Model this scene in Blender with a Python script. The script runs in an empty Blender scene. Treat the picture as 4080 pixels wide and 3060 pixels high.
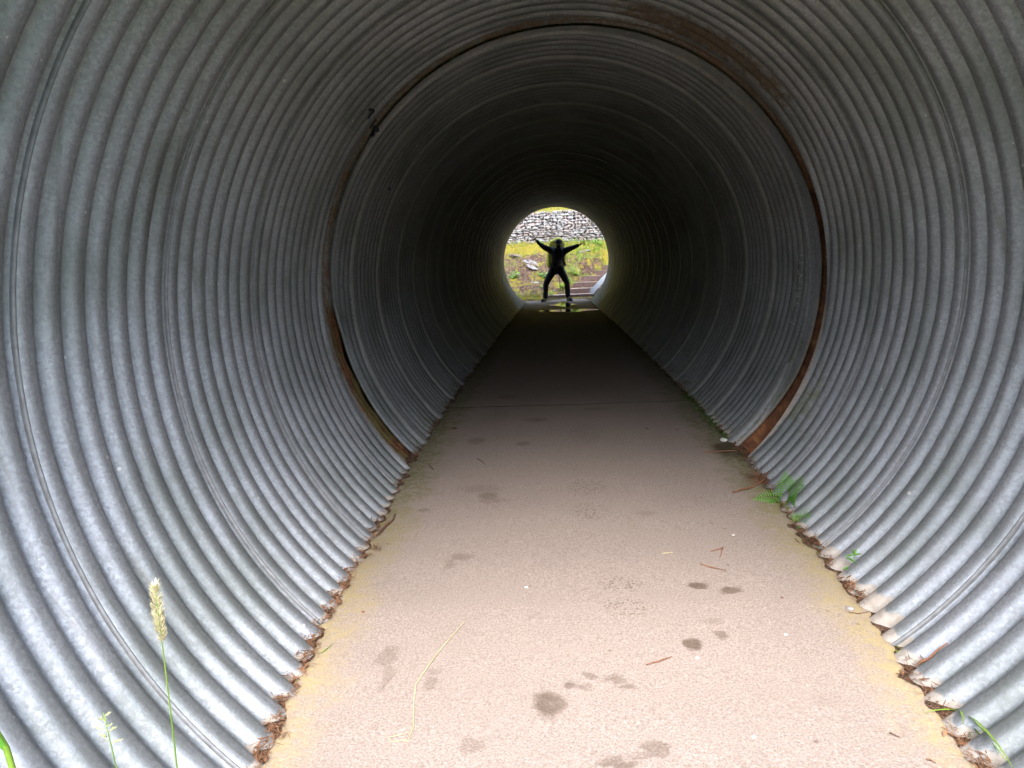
import bpy, bmesh, math, random
import numpy as np
from mathutils import Matrix, Vector, noise as mnoise

random.seed(7); rng = np.random.default_rng(11)
scene = bpy.context.scene
COL = scene.collection
R_ = math.radians

# ------------------------------------------------------------------ camera
PITCH, YAW, ROLL = -0.1716, -0.0609, -0.043
CAM = Vector((-0.0922, 0.0, 0.1814))
def cam_dir(u, v):
    c, s = math.cos(ROLL), math.sin(ROLL); u, v = c*u + s*v, -s*u + c*v
    x, y, z = u, 1.0, -v
    c, s = math.cos(PITCH), math.sin(PITCH); y, z = c*y - s*z, s*y + c*z
    c, s = math.cos(YAW), math.sin(YAW); x, y = c*x + s*y, -s*x + c*y
    return Vector((x, y, z))
fwd = cam_dir(0, 0); right = (cam_dir(1, 0) - fwd); up = (cam_dir(0, -1) - fwd)
cam = bpy.data.cameras.new('camera'); camo = bpy.data.objects.new('camera', cam); COL.objects.link(camo)
camo.matrix_world = Matrix(((right.x, up.x, -fwd.x, CAM.x), (right.y, up.y, -fwd.y, CAM.y), (right.z, up.z, -fwd.z, CAM.z), (0, 0, 0, 1)))
cam.sensor_fit = 'HORIZONTAL'; cam.sensor_width = 36.0; cam.lens = 2950/4080*36.0
cam.clip_start = 0.02; cam.clip_end = 1000
scene.camera = camo

# ------------------------------------------------------------------ world and sun (overcast)
SUN_EL, SUN_AZ = R_(46), R_(180)      # azimuth from +y clockwise: behind the camera
w = bpy.data.worlds.new('World'); scene.world = w; w.use_nodes = True
nt = w.node_tree; bg = nt.nodes['Background']
sky = nt.nodes.new('ShaderNodeTexSky'); sky.sky_type = 'NISHITA'; sky.sun_disc = False
sky.sun_elevation = SUN_EL; sky.sun_rotation = SUN_AZ
sky.air_density = 1.0; sky.dust_density = 2.0; sky.ozone_density = 1.0
hs = nt.nodes.new('ShaderNodeHueSaturation'); hs.inputs['Saturation'].default_value = 0.8
nt.links.new(sky.outputs[0], hs.inputs['Color']); nt.links.new(hs.outputs[0], bg.inputs[0])
bg.inputs[1].default_value = 0.15
sl = bpy.data.lights.new('sun', 'SUN'); sl.energy = 1.1; sl.angle = R_(45); sl.color = (1.0, 0.99, 0.97)
slo = bpy.data.objects.new('sun', sl); COL.objects.link(slo)
sd = Vector((math.sin(SUN_AZ)*math.cos(SUN_EL), math.cos(SUN_AZ)*math.cos(SUN_EL), math.sin(SUN_EL)))
slo.rotation_euler = sd.to_track_quat('Z', 'Y').to_euler(); slo.location = (0, -10, 20)

scene.view_settings.view_transform = 'Standard'; scene.view_settings.look = 'None'
scene.view_settings.exposure = 2.35; scene.view_settings.gamma = 1.0
scene.view_settings.use_curve_mapping = False
cy = scene.cycles
cy.use_denoising = True
try: cy.denoiser = 'OPENIMAGEDENOISE'
except Exception: pass
cy.max_bounces = 4; cy.diffuse_bounces = 2; cy.glossy_bounces = 2; cy.transmission_bounces = 3
cy.caustics_reflective = False; cy.caustics_refractive = False
cy.sample_clamp_indirect = 6.0
cy.use_adaptive_sampling = True; cy.adaptive_threshold = 0.03

# ------------------------------------------------------------------ helpers
def tag(o, label=None, cat=None, group=None, kind=None):
    if label: o['label'] = label
    if cat: o['category'] = cat
    if group: o['group'] = group
    if kind: o['kind'] = kind
    return o
def empty(name, loc=(0, 0, 0), **k):
    o = bpy.data.objects.new(name, None); o.empty_display_size = 0.1; COL.objects.link(o); o.location = loc
    return tag(o, **k)
def link(name, me, mat=None, parent=None, loc=None, **k):
    o = bpy.data.objects.new(name, me); COL.objects.link(o)
    if mat and not me.materials: me.materials.append(mat)
    if parent:
        o.parent = parent
        if parent.type == 'EMPTY' or True:
            o.matrix_parent_inverse = parent_world(parent).inverted()
    if loc is not None: o.location = loc
    return tag(o, **k)
def parent_world(o):
    m = Matrix.Translation(o.location) @ o.rotation_euler.to_matrix().to_4x4()
    if o.parent: m = parent_world(o.parent) @ o.matrix_parent_inverse @ m
    return m
def mesh(name, V, F, smooth=True):
    me = bpy.data.meshes.new(name); me.from_pydata([tuple(map(float, v)) for v in V], [], [tuple(int(i) for i in f) for f in F])
    if smooth: me.polygons.foreach_set('use_smooth', [True]*len(me.polygons))
    me.update(); return me
def grid_mesh(name, P, smooth=True, flip=False):
    """P: (n, m, 3) array -> quad grid, fast"""
    n, m = P.shape[:2]
    idx = np.arange(n*m).reshape(n, m)
    q = np.stack([idx[:-1, :-1], idx[1:, :-1], idx[1:, 1:], idx[:-1, 1:]], -1).reshape(-1, 4)
    if flip: q = q[:, ::-1]
    me = bpy.data.meshes.new(name)
    me.vertices.add(n*m); me.vertices.foreach_set('co', P.reshape(-1).astype(np.float32))
    me.loops.add(q.size); me.loops.foreach_set('vertex_index', q.reshape(-1).astype(np.int32))
    me.polygons.add(len(q)); me.polygons.foreach_set('loop_start', np.arange(0, q.size, 4, dtype=np.int32))
    me.polygons.foreach_set('use_smooth', np.full(len(q), smooth))
    me.update(); me.validate(); return me
def color_attr(me, name, arr):
    a = me.color_attributes.new(name, 'FLOAT_COLOR', 'POINT')
    full = np.ones((len(me.vertices), 4), np.float32); full[:, :3] = arr.reshape(-1, 3)
    a.data.foreach_set('color', full.reshape(-1))
class MB:
    def __init__(s): s.V = []; s.F = []
    def add(s, V, F):
        b = len(s.V); s.V += [tuple(v) for v in V]; s.F += [tuple(i+b for i in f) for f in F]
    def tube(s, pts, rad, n=6, cap=True):
        pts = [Vector(p) for p in pts]; k = len(pts)
        if not hasattr(rad, '__len__'): rad = [rad]*k
        rings = []; ref = None
        for i, p in enumerate(pts):
            t = (pts[min(i+1, k-1)] - pts[max(i-1, 0)])
            t = t.normalized() if t.length > 1e-9 else Vector((0, 0, 1))
            if ref is None: ref = t.orthogonal().normalized()
            a = (ref - t*ref.dot(t)); a = a.normalized() if a.length > 1e-6 else t.orthogonal().normalized()
            ref = a; b = t.cross(a)
            rings.append([p + (a*math.cos(2*math.pi*j/n) + b*math.sin(2*math.pi*j/n))*rad[i] for j in range(n)])
        V = [v for r in rings for v in r]
        F = [(i*n+j, i*n+(j+1) % n, (i+1)*n+(j+1) % n, (i+1)*n+j) for i in range(k-1) for j in range(n)]
        if cap: F += [tuple(range(n))[::-1], tuple((k-1)*n+j for j in range(n))]
        s.add(V, F)
    def strip(s, pts, widths, side):
        """flat ribbon along pts; side = sideways direction (Vector or list)"""
        k = len(pts); V = []
        for i in range(k):
            sd_ = side[i] if isinstance(side, list) else side
            V += [Vector(pts[i]) - sd_*widths[i]*.5, Vector(pts[i]) + sd_*widths[i]*.5]
        s.add(V, [(2*i, 2*i+1, 2*i+3, 2*i+2) for i in range(k-1)])
    def box(s, c, h, M=None):
        V = []
        for sx in (-1, 1):
            for sy in (-1, 1):
                for sz in (-1, 1):
                    v = Vector((sx*h[0], sy*h[1], sz*h[2]))
                    if M is not None: v = M @ v
                    V.append(v + Vector(c))
        s.add(V, [(0, 1, 3, 2), (4, 6, 7, 5), (0, 4, 5, 1), (2, 3, 7, 6), (0, 2, 6, 4), (1, 5, 7, 3)])
    def build(s, name, mat, parent=None, smooth=True, **k):
        return link(name, mesh(name, s.V, s.F, smooth), mat, parent, **k)
def ss(a, b, x): t = np.clip((x-a)/(b-a), 0, 1); return t*t*(3-2*t)
def vnoise(P, scale):
    """cheap numpy value noise, P (...,3)"""
    X = P*scale; I = np.floor(X).astype(np.int64); f = X - I; f = f*f*(3-2*f)
    def h(i, j, k):
        n = (i*374761393 + j*668265263 + k*2147483647) & 0xffffffff
        n = ((n ^ (n >> 13))*1274126177) & 0xffffffff
        return ((n ^ (n >> 16)) & 0xffff)/65535.0
    out = 0
    for a in (0, 1):
        for b in (0, 1):
            for c in (0, 1):
                wgt = (f[..., 0] if a else 1-f[..., 0])*(f[..., 1] if b else 1-f[..., 1])*(f[..., 2] if c else 1-f[..., 2])
                out = out + wgt*h(I[..., 0]+a, I[..., 1]+b, I[..., 2]+c)
    return out
def fbm(P, scale, o=3): return sum(vnoise(P + 17.3*i, scale*2**i)*.5**i for i in range(o))/sum(.5**i for i in range(o))

# ------------------------------------------------------------------ material helpers
class NT:
    def __init__(s, name):
        s.m = bpy.data.materials.new(name); s.m.use_nodes = True; s.t = s.m.node_tree
        s.b = s.t.nodes['Principled BSDF']; s.co = s.t.nodes.new('ShaderNodeTexCoord').outputs['Object']
    def n(s, typ, **kw):
        nd = s.t.nodes.new('ShaderNode'+typ)
        for k, v in kw.items():
            if k in nd.inputs.keys() if hasattr(nd.inputs, 'keys') else False: s.set(nd.inputs[k], v)
            else: setattr(nd, k, v)
        return nd
    def set(s, inp, v):
        if isinstance(v, bpy.types.NodeSocket): s.t.links.new(v, inp)
        else: inp.default_value = v
    def noise(s, scale, detail=3, rough=.55, vec=None, dist=0):
        nd = s.t.nodes.new('ShaderNodeTexNoise'); s.set(nd.inputs['Vector'], vec or s.co)
        nd.inputs['Scale'].default_value = scale; nd.inputs['Detail'].default_value = detail; nd.inputs['Roughness'].default_value = rough
        nd.inputs['Distortion'].default_value = dist
        return nd.outputs['Fac']
    def voro(s, scale, feature='F1', vec=None, out='Distance'):
        nd = s.t.nodes.new('ShaderNodeTexVoronoi'); nd.feature = feature; s.set(nd.inputs['Vector'], vec or s.co)
        nd.inputs['Scale'].default_value = scale; return nd.outputs[out]
    def ramp(s, fac, stops):
        nd = s.t.nodes.new('ShaderNodeValToRGB'); s.set(nd.inputs[0], fac); e = nd.color_ramp.elements
        while len(e) < len(stops): e.new(.5)
        for el, (p, c) in zip(e, stops): el.position = p; el.color = (*c, 1) if hasattr(c, '__len__') else (c, c, c, 1)
        return nd.outputs[0]
    def mix(s, fac, a, b, mode='MIX'):
        nd = s.t.nodes.new('ShaderNodeMix'); nd.data_type = 'RGBA'; nd.blend_type = mode; nd.clamp_factor = True
        s.set(nd.inputs[0], fac)
        for i, v in ((6, a), (7, b)): s.set(nd.inputs[i], (*v, 1) if isinstance(v, tuple) and len(v) == 3 else v)
        return nd.outputs[2]
    def math(s, op, a, b=None, c=None, clamp=False):
        nd = s.t.nodes.new('ShaderNodeMath'); nd.operation = op; nd.use_clamp = clamp
        s.set(nd.inputs[0], a)
        if b is not None: s.set(nd.inputs[1], b)
        if c is not None: s.set(nd.inputs[2], c)
        return nd.outputs[0]
    def mapr(s, v, a, b, c=0., d=1., smooth=True):
        nd = s.t.nodes.new('ShaderNodeMapRange'); nd.interpolation_type = 'SMOOTHSTEP' if smooth else 'LINEAR'
        for i, x in enumerate((v, a, b, c, d)): s.set(nd.inputs[i], x)
        return nd.outputs[0]
    def bump(s, h, strength=.3, dist=.01):
        nd = s.t.nodes.new('ShaderNodeBump'); nd.inputs['Strength'].default_value = strength; nd.inputs['Distance'].default_value = dist
        s.set(nd.inputs['Height'], h); s.t.links.new(nd.outputs[0], s.b.inputs['Normal'])
    def P(s, **kw):
        for k, v in kw.items():
            k = k.replace('_', ' ')
            s.set(s.b.inputs[k], (*v, 1) if isinstance(v, tuple) and len(v) == 3 else v)
        return s.m
def simple(name, c1, c2, scale=30, rough=.8, bump=.2, bdist=.005, **kw):
    t = NT(name); f = t.noise(scale, 4)
    t.P(Base_Color=t.ramp(f, [(.3, c1), (.7, c2)]), Roughness=rough, **kw)
    if bump: t.bump(f, bump, bdist)
    return t.m
def sepxyz(t):
    nd = t.t.nodes.new('ShaderNodeSeparateXYZ'); t.t.links.new(t.co, nd.inputs[0]); return nd.outputs

# --- galvanised steel
def steel(name):
    t = NT(name)
    wb = t.t.nodes.new('ShaderNodeTexNoise'); t.set(wb.inputs['Vector'], t.co); wb.inputs['Scale'].default_value = 150; wb.inputs['Detail'].default_value = 2
    wv = t.t.nodes.new('ShaderNodeVectorMath'); wv.operation = 'MULTIPLY_ADD'; t.set(wv.inputs[0], wb.outputs['Color']); wv.inputs[1].default_value = (.010, .010, .010); t.set(wv.inputs[2], t.co)
    vn = t.t.nodes.new('ShaderNodeTexVoronoi'); t.set(vn.inputs['Vector'], wv.outputs[0]); vn.inputs['Scale'].default_value = 110
    bw = t.t.nodes.new('ShaderNodeSeparateColor'); t.set(bw.inputs[0], vn.outputs['Color']); spv = t.math('MULTIPLY_ADD', wb.outputs['Fac'], .5, t.math('MULTIPLY', bw.outputs[0], .5))
    base = t.ramp(spv, [(.2, (.265, .275, .294)), (.5, (.31, .322, .345)), (.8, (.37, .385, .412))])
    cl = t.noise(2.0, 3, .6); base = t.mix(t.mapr(cl, .38, .68, 0, .5), base, (.120, .140, .112))        # grime clouds
    gr = t.noise(42, 3, .7, dist=.4); base = t.mix(t.mapr(gr, .56, .70, 0, .24), base, (.15, .15, .14))  # mottled oxide
    base = t.mix(t.mapr(gr, .37, .29, 0, .2), base, (.38, .39, .41))
    mp = t.t.nodes.new('ShaderNodeMapping'); t.set(mp.inputs[0], t.co); mp.inputs['Scale'].default_value = (2.0, 34, 1.3)
    stn = t.noise(1.0, 4, .65, vec=mp.outputs[0]); base = t.mix(t.mapr(stn, .56, .72, 0, .45), base, (.13, .125, .105)); base = t.mix(t.mapr(stn, .40, .30, 0, .28), base, (.38, .39, .41))   # run-off streaks
    fl = t.t.nodes.new('ShaderNodeTexVoronoi'); t.set(fl.inputs['Vector'], t.co); fl.inputs['Scale'].default_value = 15
    sc = t.t.nodes.new('ShaderNodeSeparateColor'); t.set(sc.inputs[0], fl.outputs['Color'])
    dots = t.math('MULTIPLY', t.math('LESS_THAN', fl.outputs['Distance'], t.math('MULTIPLY', sc.outputs[1], .10)), t.math('GREATER_THAN', sc.outputs[0], .62))
    base = t.mix(t.math('MULTIPLY', dots, .8), base, (.62, .61, .57))
    at = t.t.nodes.new('ShaderNodeVertexColor'); at.layer_name = 'wear'
    ch = t.t.nodes.new('ShaderNodeSeparateColor'); t.set(ch.inputs[0], at.outputs[0])
    nz = t.noise(24, 4, .65)
    def msk(c, lo=.35, hi=.62):
        m_ = t.mapr(t.math('ADD', c, t.math('MULTIPLY', t.math('SUBTRACT', nz, .5), .9)), lo, hi)
        return t.math('MULTIPLY', m_, t.math('GREATER_THAN', c, .03))
    mr, mg, mb = msk(ch.outputs[0]), msk(ch.outputs[1]), msk(ch.outputs[2])
    base = t.mix(t.math('MULTIPLY', mb, .7), base, t.ramp(gr, [(.3, (.06, .065, .02)), (.7, (.17, .17, .045))]))
    base = t.mix(t.math('MULTIPLY', mr, .8), base, t.ramp(gr, [(.3, (.085, .045, .022)), (.7, (.20, .115, .055))]))
    base = t.mix(t.math('MULTIPLY', mg, .88), base, t.ramp(gr, [(.3, (.29, .245, .20)), (.7, (.43, .38, .335))]))
    cover = t.math('MAXIMUM', t.math('MAXIMUM', mr, mg), mb)
    t.P(Base_Color=base, Metallic=t.math('MULTIPLY', t.math('SUBTRACT', 1., cover), .5), Roughness=t.math('ADD', t.mapr(spv, .1, .95, .58, .42), t.math('MULTIPLY', cover, .3), clamp=True), Specular_IOR_Level=.4)
    t.bump(wb.outputs['Fac'], .28, .0025)
    return t.m
M_STEEL = steel('galvanised_steel')
M_SEAM = simple('seam_steel', (.15, .152, .155), (.24, .245, .25), 40, .55, .3, .002, Metallic=.4)
M_SEAMF = simple('seam_band_steel', (.30, .305, .305), (.40, .405, .41), 25, .5, .3, .002, Metallic=.4)
# rust
def rust():
    t = NT('rust'); a = t.noise(14, 6, .7); b = t.noise(55, 5, .7)
    c = t.ramp(a, [(.25, (.035, .016, .009)), (.45, (.12, .045, .02)), (.6, (.24, .095, .035)), (.75, (.30, .20, .10))])
    at = t.t.nodes.new('ShaderNodeVertexColor'); at.layer_name = 'wear'
    ch = t.t.nodes.new('ShaderNodeSeparateColor'); t.set(ch.inputs[0], at.outputs[0])
    c = t.mix(t.math('MULTIPLY', ch.outputs[1], t.mapr(b, .3, .6)), c, (.36, .36, .35))
    c = t.mix(t.math('MULTIPLY', ch.outputs[2], t.mapr(a, .3, .6)), c, (.11, .12, .03))
    c = t.mix(t.math('MULTIPLY', ch.outputs[0], t.mapr(a, .62, .42, .25, 1.)), c, t.ramp(b, [(.35, (.17, .165, .14)), (.65, (.31, .31, .29))]))
    so = t.t.nodes.new('ShaderNodeVertexColor'); so.layer_name = 'soil'; c = t.mix(so.outputs[0], c, (.014, .009, .007))      # earth behind the open gap, painted near black for the cavity's shade
    t.P(Base_Color=c, Roughness=.92, Metallic=0.); t.bump(t.math('ADD', a, b), .7, .01); return t.m
M_RUST = rust()

# ------------------------------------------------------------------ the tunnel
RAD, AMP, PIT, NR = 1.4, 0.016, 0.72, 7
FY = [0.3, 1.66, 2.0, 2.43, 3.05, 4.2, 5.6, 7.1, 12, 16, 20, 21.5]
FZ = [-1.085, -1.065, -1.053, -1.032, -1.025, -.995, -.985, -.985, -1.01, -1.045, -1.08, -1.085]
def fz(y): return np.interp(y, FY, FZ)
def prof(ph):
    c = .5 + .5*np.cos(ph); return AMP*(2*c**2.1 - 1)
def seam_y(th, sec):            # th radians; y of the lock seam modulo PIT
    a = (R_(170.7) - th)/(2*math.pi)*PIT
    return (2.437 if sec == 0 else 4.72) + a
def rs(th, y, sec): return RAD + prof(2*math.pi*NR*(y - seam_y(th, sec))/PIT)
TH0, TH1 = R_(-60), R_(240)
def near_end(th): return 4.10 + .012*np.sin(3*th+1) 
def tri(x, a, b, c):   # bump 0 at a and c, 1 at b
    return np.where(x < b, ss(a, b, x), 1-ss(b, c, x))
# right-hand groove (degrees): start, end of the open rusted joint
GD = [-60, -43, -24, -8, 4.4, 14, 20]; GA = [4.07, 4.10, 4.125, 4.185, 4.165, 4.19, 4.20]; GB = [4.40, 4.365, 4.27, 4.265, 4.25, 4.255, 4.265]
def lip_start(thd):
    base = np.interp(thd, [20, 60, 90, 140, 180, 190, 225, 240], [4.27, 4.30, 4.32, 4.33, 4.33, 4.40, 4.37, 4.37])
    gb = np.interp(thd, GD, GB)
    return np.where(thd < 22, np.maximum(gb, np.interp(thd, [-60, 20], [4.25, 4.25])*0 + gb), base)

culvert = empty('culvert_tunnel', (0, 1.08, -1.08), label='long round corrugated steel culvert tunnel enclosing the concrete path', cat='tunnel')
# near pipe section
nth, ny = 300, 380
th = np.linspace(TH0, TH1, nth)
t_ = np.linspace(0, 1, ny)
TH, T = np.meshgrid(th, t_, indexing='ij')
Y = 1.08 + (near_end(TH) - 1.08)*T
rr = rs(TH, Y, 0)
flare = ss(.03, 0., near_end(TH)-Y); rr = rr*(1-flare) + (RAD-.020)*flare
P = np.stack([rr*np.cos(TH), Y, rr*np.sin(TH)], -1)
P += (fbm(P, 2.5)[..., None]-.5)*.006*np.stack([np.cos(TH), 0*TH, np.sin(TH)], -1)
me = grid_mesh('near_pipe_section', P)
thd = np.degrees(TH); wear = np.zeros(P.shape)
hf = P[..., 2] - fz(P[..., 1])                       # height above the floor along the wall
wear[..., 0] = np.maximum.reduce([ .62*ss(20, 48, thd)*(1-ss(72, 92, thd))*ss(3.55, 3.95, Y)*(1-.35*ss(4.0, 4.1, Y)), .3*ss(60, 75, thd)*(1-ss(100, 125, thd))*ss(3.8, 4.0, Y),
                                   .40*(1-ss(.0, .05, hf))])
rightw = 1-ss(-20, 20, thd)
spl = .004 + .060*fbm(P*np.array([0, 1, 0]), 7, 2)*(1-.5*ss(2.6, 3.4, Y))
wear[..., 1] = np.maximum(np.where(thd < 60, (1-ss(spl*.4, spl*1.2, hf))*.8*(1-ss(3.2, 3.7, Y)), (1-ss(.004, .020, hf))*.62*(1-ss(3.6, 4.2, Y))), .7*(thd < 0)*(ss(4.055, 4.09, Y))*(1-ss(-10, 2, thd)))
wear[..., 2] = np.maximum.reduce([.5*tri(thd, -50, -28, 0)*ss(3.5, 3.9, Y)*(1-.3*ss(4.0, 4.1, Y)), .45*tri(thd, 180, 195, 215)*ss(3.6, 4.0, Y), .42*(1-ss(.02, .12, hf))*ss(3.0, 3.8, Y)])
color_attr(me, 'wear', wear)
near_pipe = link('pipe_section', me, M_STEEL, culvert, label='near pipe section with large bright corrugations')
# far pipe section with flat lip
nth2, ny2 = 220, 1260
th = np.linspace(TH0, TH1, nth2); TH = np.repeat(th[:, None], ny2+16, 1); thd = np.degrees(TH)
ls = lip_start(thd[:, :1]); lip_end = 4.372 + 0*ls; lip_end = np.maximum(lip_end, ls+.03)
Y = np.concatenate([ls + (lip_end-ls)*np.linspace(0, 1, 16)[None], lip_end + (20.0-lip_end)*np.linspace(0, 1, ny2+1)[None, 1:]], 1)
rr = rs(TH, Y, 1); k = ss(.0, .04, Y-lip_end); rr = rr*k + (RAD+.008-(.30+.28*ss(30, 50, thd)*(1-ss(140, 165, thd)))*np.clip(Y-ls, 0, lip_end-ls))*(1-k)
bead = np.exp(-((Y-lip_end+.004)/.007)**2)*.010 + np.exp(-((Y-ls)/.006)**2)*.006; rr = rr - bead
P = np.stack([rr*np.cos(TH), Y, rr*np.sin(TH)], -1)
P += (fbm(P, 2.5)[..., None]-.5)*.006*np.stack([np.cos(TH), 0*TH, np.sin(TH)], -1)
me = grid_mesh('far_pipe_section', P)
wear = np.zeros(P.shape); hf = P[..., 2]-fz(P[..., 1])
wear[..., 0] = .55*(1-ss(.0, .03, Y-ls))*(thd < 40) + .25*(1-ss(0, .06, hf)) + .42*ss(40, 60, thd)*(1-ss(.0, .035, Y-ls))
wear[..., 1] = np.maximum.reduce([.40*(thd > 35)*(thd < 150)*ss(.0, .01, Y-ls)*(1-ss(.0, .006, Y-lip_end)), .6*(thd < -5)*(1-ss(.02, .06, Y-ls))*ss(.0, .012, Y-ls), (1-ss(.01, .05, hf))*.6*(thd < 60)*(1-ss(7, 9, Y))])
wear[..., 2] = np.maximum.reduce([.45*(1-ss(.03, .16, hf))*(1-ss(9, 12, Y)), .42*(thd < 10)*(1-ss(-20, 5, thd))*(1-ss(4.4, 4.65, Y)), .35*(thd > 180)*(1-ss(4.45, 4.6, Y))])
color_attr(me, 'wear', wear)
far_pipe = link('pipe_section', me, M_STEEL, culvert, label='far dark pipe section beyond the rusted joint')
# lock seams: helical ribs
def seam(sec, y0, y1, parent, wdt, hgt):
    mb_V = []; npt = 0
    turns = int((y1-y0)/PIT)+3; base = seam_y(R_(0), sec)
    n0 = math.floor((y0-base)/PIT)-1
    objs = MB()
    per = 150 if sec == 0 else 110
    for k in range(turns+1):
        rows = []
        for i in range(per+1):
            a = TH1 + (TH0-TH1)*i/per
            yy = seam_y(a, sec) + (n0+k)*PIT + (.018 if sec == 0 else .0514)
            if yy < y0+.012 or yy > y1-.012:
                if len(rows) > 2: _seam_strip(objs, rows)
                rows = []; continue
            ring = []
            for dy, dr in ((-wdt, .003), (-wdt*.75, -hgt*.7), (-wdt*.3, -hgt), (wdt*.3, -hgt), (wdt*.75, -hgt*.7), (wdt, .003)):
                r = (float(rs(a, yy, sec)) + dr + (float(rs(a, yy+dy, sec))-float(rs(a, yy, sec)))*.8) if sec == 0 else RAD - AMP*.8 + dr*1.2 - dy*.25
                ring.append((r*math.cos(a), yy+dy, r*math.sin(a)))
            rows.append(ring)
        if len(rows) > 2: _seam_strip(objs, rows)
    return objs.build('lock_seam', M_SEAM if sec == 0 else M_SEAMF, parent)
def _seam_strip(mb, rows):
    m = len(rows[0]); V = [p for r in rows for p in r]
    F = [(i*m+j, (i+1)*m+j, (i+1)*m+j+1, i*m+j+1) for i in range(len(rows)-1) for j in range(m-1)]
    mb.add(V, F)
seam(0, 1.08, 4.06, near_pipe, .0040, .005)
seam(1, 4.42, 20.0, far_pipe, .030, .008)
# rusted coupling band in the joint (with the open groove)
nb, mbn = 420, 60
th = np.linspace(TH0, TH1, nb); TH = np.repeat(th[:, None], mbn, 1); thd = np.degrees(TH)
Y = 4.02 + (4.47-4.02)*np.linspace(0, 1, mbn)[None] + 0*TH
PB = np.stack([np.cos(TH)*1.4, Y, np.sin(TH)*1.4], -1)
rag = (fbm(PB, 9, 3)-.5)*.05
ga, gb = np.interp(thd, GD, GA), np.interp(thd, GD, GB)
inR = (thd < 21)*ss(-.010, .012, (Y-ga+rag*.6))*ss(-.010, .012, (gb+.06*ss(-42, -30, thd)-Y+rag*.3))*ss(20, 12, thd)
inL = ss(180, 186, thd)*ss(0, .02, Y-np.interp(thd, [180, 187, 211, 226], [4.27, 4.29, 4.24, 4.26]))
r0 = RAD + .022 + .010*np.cos(2*math.pi*(Y-4.12)/.075) + rag*.15
rb = r0 + inR*(.075 + .16*ss(-44, -22, thd)) + inL*.02 - (1-ss(4.02, 4.07, Y))*0
rb = rb + (rag*.5)*np.maximum(inR, inL)
P = np.stack([rb*np.cos(TH), Y, rb*np.sin(TH)], -1)
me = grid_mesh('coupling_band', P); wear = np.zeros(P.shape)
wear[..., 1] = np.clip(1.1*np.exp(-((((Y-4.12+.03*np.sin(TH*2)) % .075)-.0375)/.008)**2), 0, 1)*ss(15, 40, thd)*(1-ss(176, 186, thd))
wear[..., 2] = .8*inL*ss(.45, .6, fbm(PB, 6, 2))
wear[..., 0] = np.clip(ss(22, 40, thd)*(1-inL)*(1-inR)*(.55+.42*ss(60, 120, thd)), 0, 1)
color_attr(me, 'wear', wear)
gap_shade = np.repeat((inR*ss(-42, -26, thd))[..., None], 3, -1); color_attr(me, 'soil', gap_shade)  # mask for the shade painted into the right-hand groove
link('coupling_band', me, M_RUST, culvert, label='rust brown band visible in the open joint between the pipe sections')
# scratched writing on the right wall of the far section, blue paint marks on the left of the joint
M_SCR = simple('scratch_bare_metal', (.42, .43, .43), (.55, .56, .56), 60, .5, 0)
M_BLUE = simple('dark_blue_paint', (.010, .014, .035), (.02, .026, .06), 40, .6, .1)
def stroke(mb, st, rad, sec, ry=None, sub=4):
    pts = []
    for (a0, y0), (a1, y1) in zip(st[:-1], st[1:]):
        for i in range(sub): pts.append((a0+(a1-a0)*i/sub, y0+(y1-y0)*i/sub))
    pts.append(st[-1])
    out = []
    for a, y in pts:
        a = R_(a); r = (float(rs(a, y, sec)) if ry is None else ry) - .002
        out.append((r*math.cos(a), y, r*math.sin(a)))
    mb.tube(out, rad, 5)
SCR = [[(3.99, 4.605), (4.51, 4.589), (4.49, 4.532)], [(3.92, 4.596), (3.18, 4.585), (2.95, 4.597)], [(2.79, 4.614), (2.35, 4.603), (2.81, 4.569), (2.61, 4.537), (2.24, 4.53)], [(1.15, 4.615), (0.56, 4.598), (-0.16, 4.575), (-0.5, 4.552)], [(-0.3, 4.569), (-1.13, 4.583), (-1.72, 4.576)], [(-1.64, 4.576), (-2.18, 4.585), (-2.53, 4.572), (-2.14, 4.563), (-1.64, 4.576)], [(-2.14, 4.563), (-2.73, 4.56), (-3.5, 4.572), (-3.48, 4.6), (-2.84, 4.623)], [(-4.35, 4.624), (-5.37, 4.605), (-6.91, 4.615)], [(-4.44, 4.593), (-5.44, 4.602), (-5.85, 4.553)], [(-5.44, 4.602), (-6.3, 4.616), (-7.68, 4.618), (-9.25, 4.632)], [(-7.61, 4.619), (-7.35, 4.582), (-7.78, 4.546), (-8.14, 4.567), (-7.87, 4.604)], [(-11.6, 4.638), (-12.9, 4.572), (-10.9, 4.573)], [(-10.14, 4.619), (-10.27, 4.614)]]
mb = MB()
for s in SCR: stroke(mb, s, .0026, 1)
mb.build('scratched_writing', M_SCR, far_pipe, label='pale scratched handwriting running down the right wall beyond the joint')
BLU = [[(136.67, 3.966), (136.25, 4.001), (136.35, 4.024), (136.78, 3.993), (137.63, 3.999), (138.21, 4.018)], [(137.5, 4.124), (137.35, 4.17), (137.84, 4.189), (138.4, 4.179), (138.83, 4.183), (139.22, 4.223)], [(139.64, 4.134), (139.12, 4.157), (139.15, 4.192), (139.81, 4.176)], [(139.18, 4.284), (138.95, 4.328), (139.17, 4.36), (139.48, 4.314)], [(140.4, 4.299), (140.4, 4.334), (140.94, 4.308)], [(138.99, 4.523), (139.55, 4.572)], [(137.72, 4.159), (138.21, 4.178), (138.58, 4.213)]]
for i, s in enumerate(BLU):
    mb = MB(); stroke(mb, s, .009 if i < 5 else .006, 0, ry=None if i == 0 else 1.402); mb.build('paint_mark', M_BLUE, culvert, label='dark blue paint stroke at the upper left of the joint')
mb = MB()                                                        # dark patch stuck to the far section, upper left
stroke(mb, [(150.9, 5.24), (150.5, 5.262), (150.1, 5.28)], .012, 1); mb.build('dark_patch', M_BLUE, far_pipe, label='small dark patch on the left wall')

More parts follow.
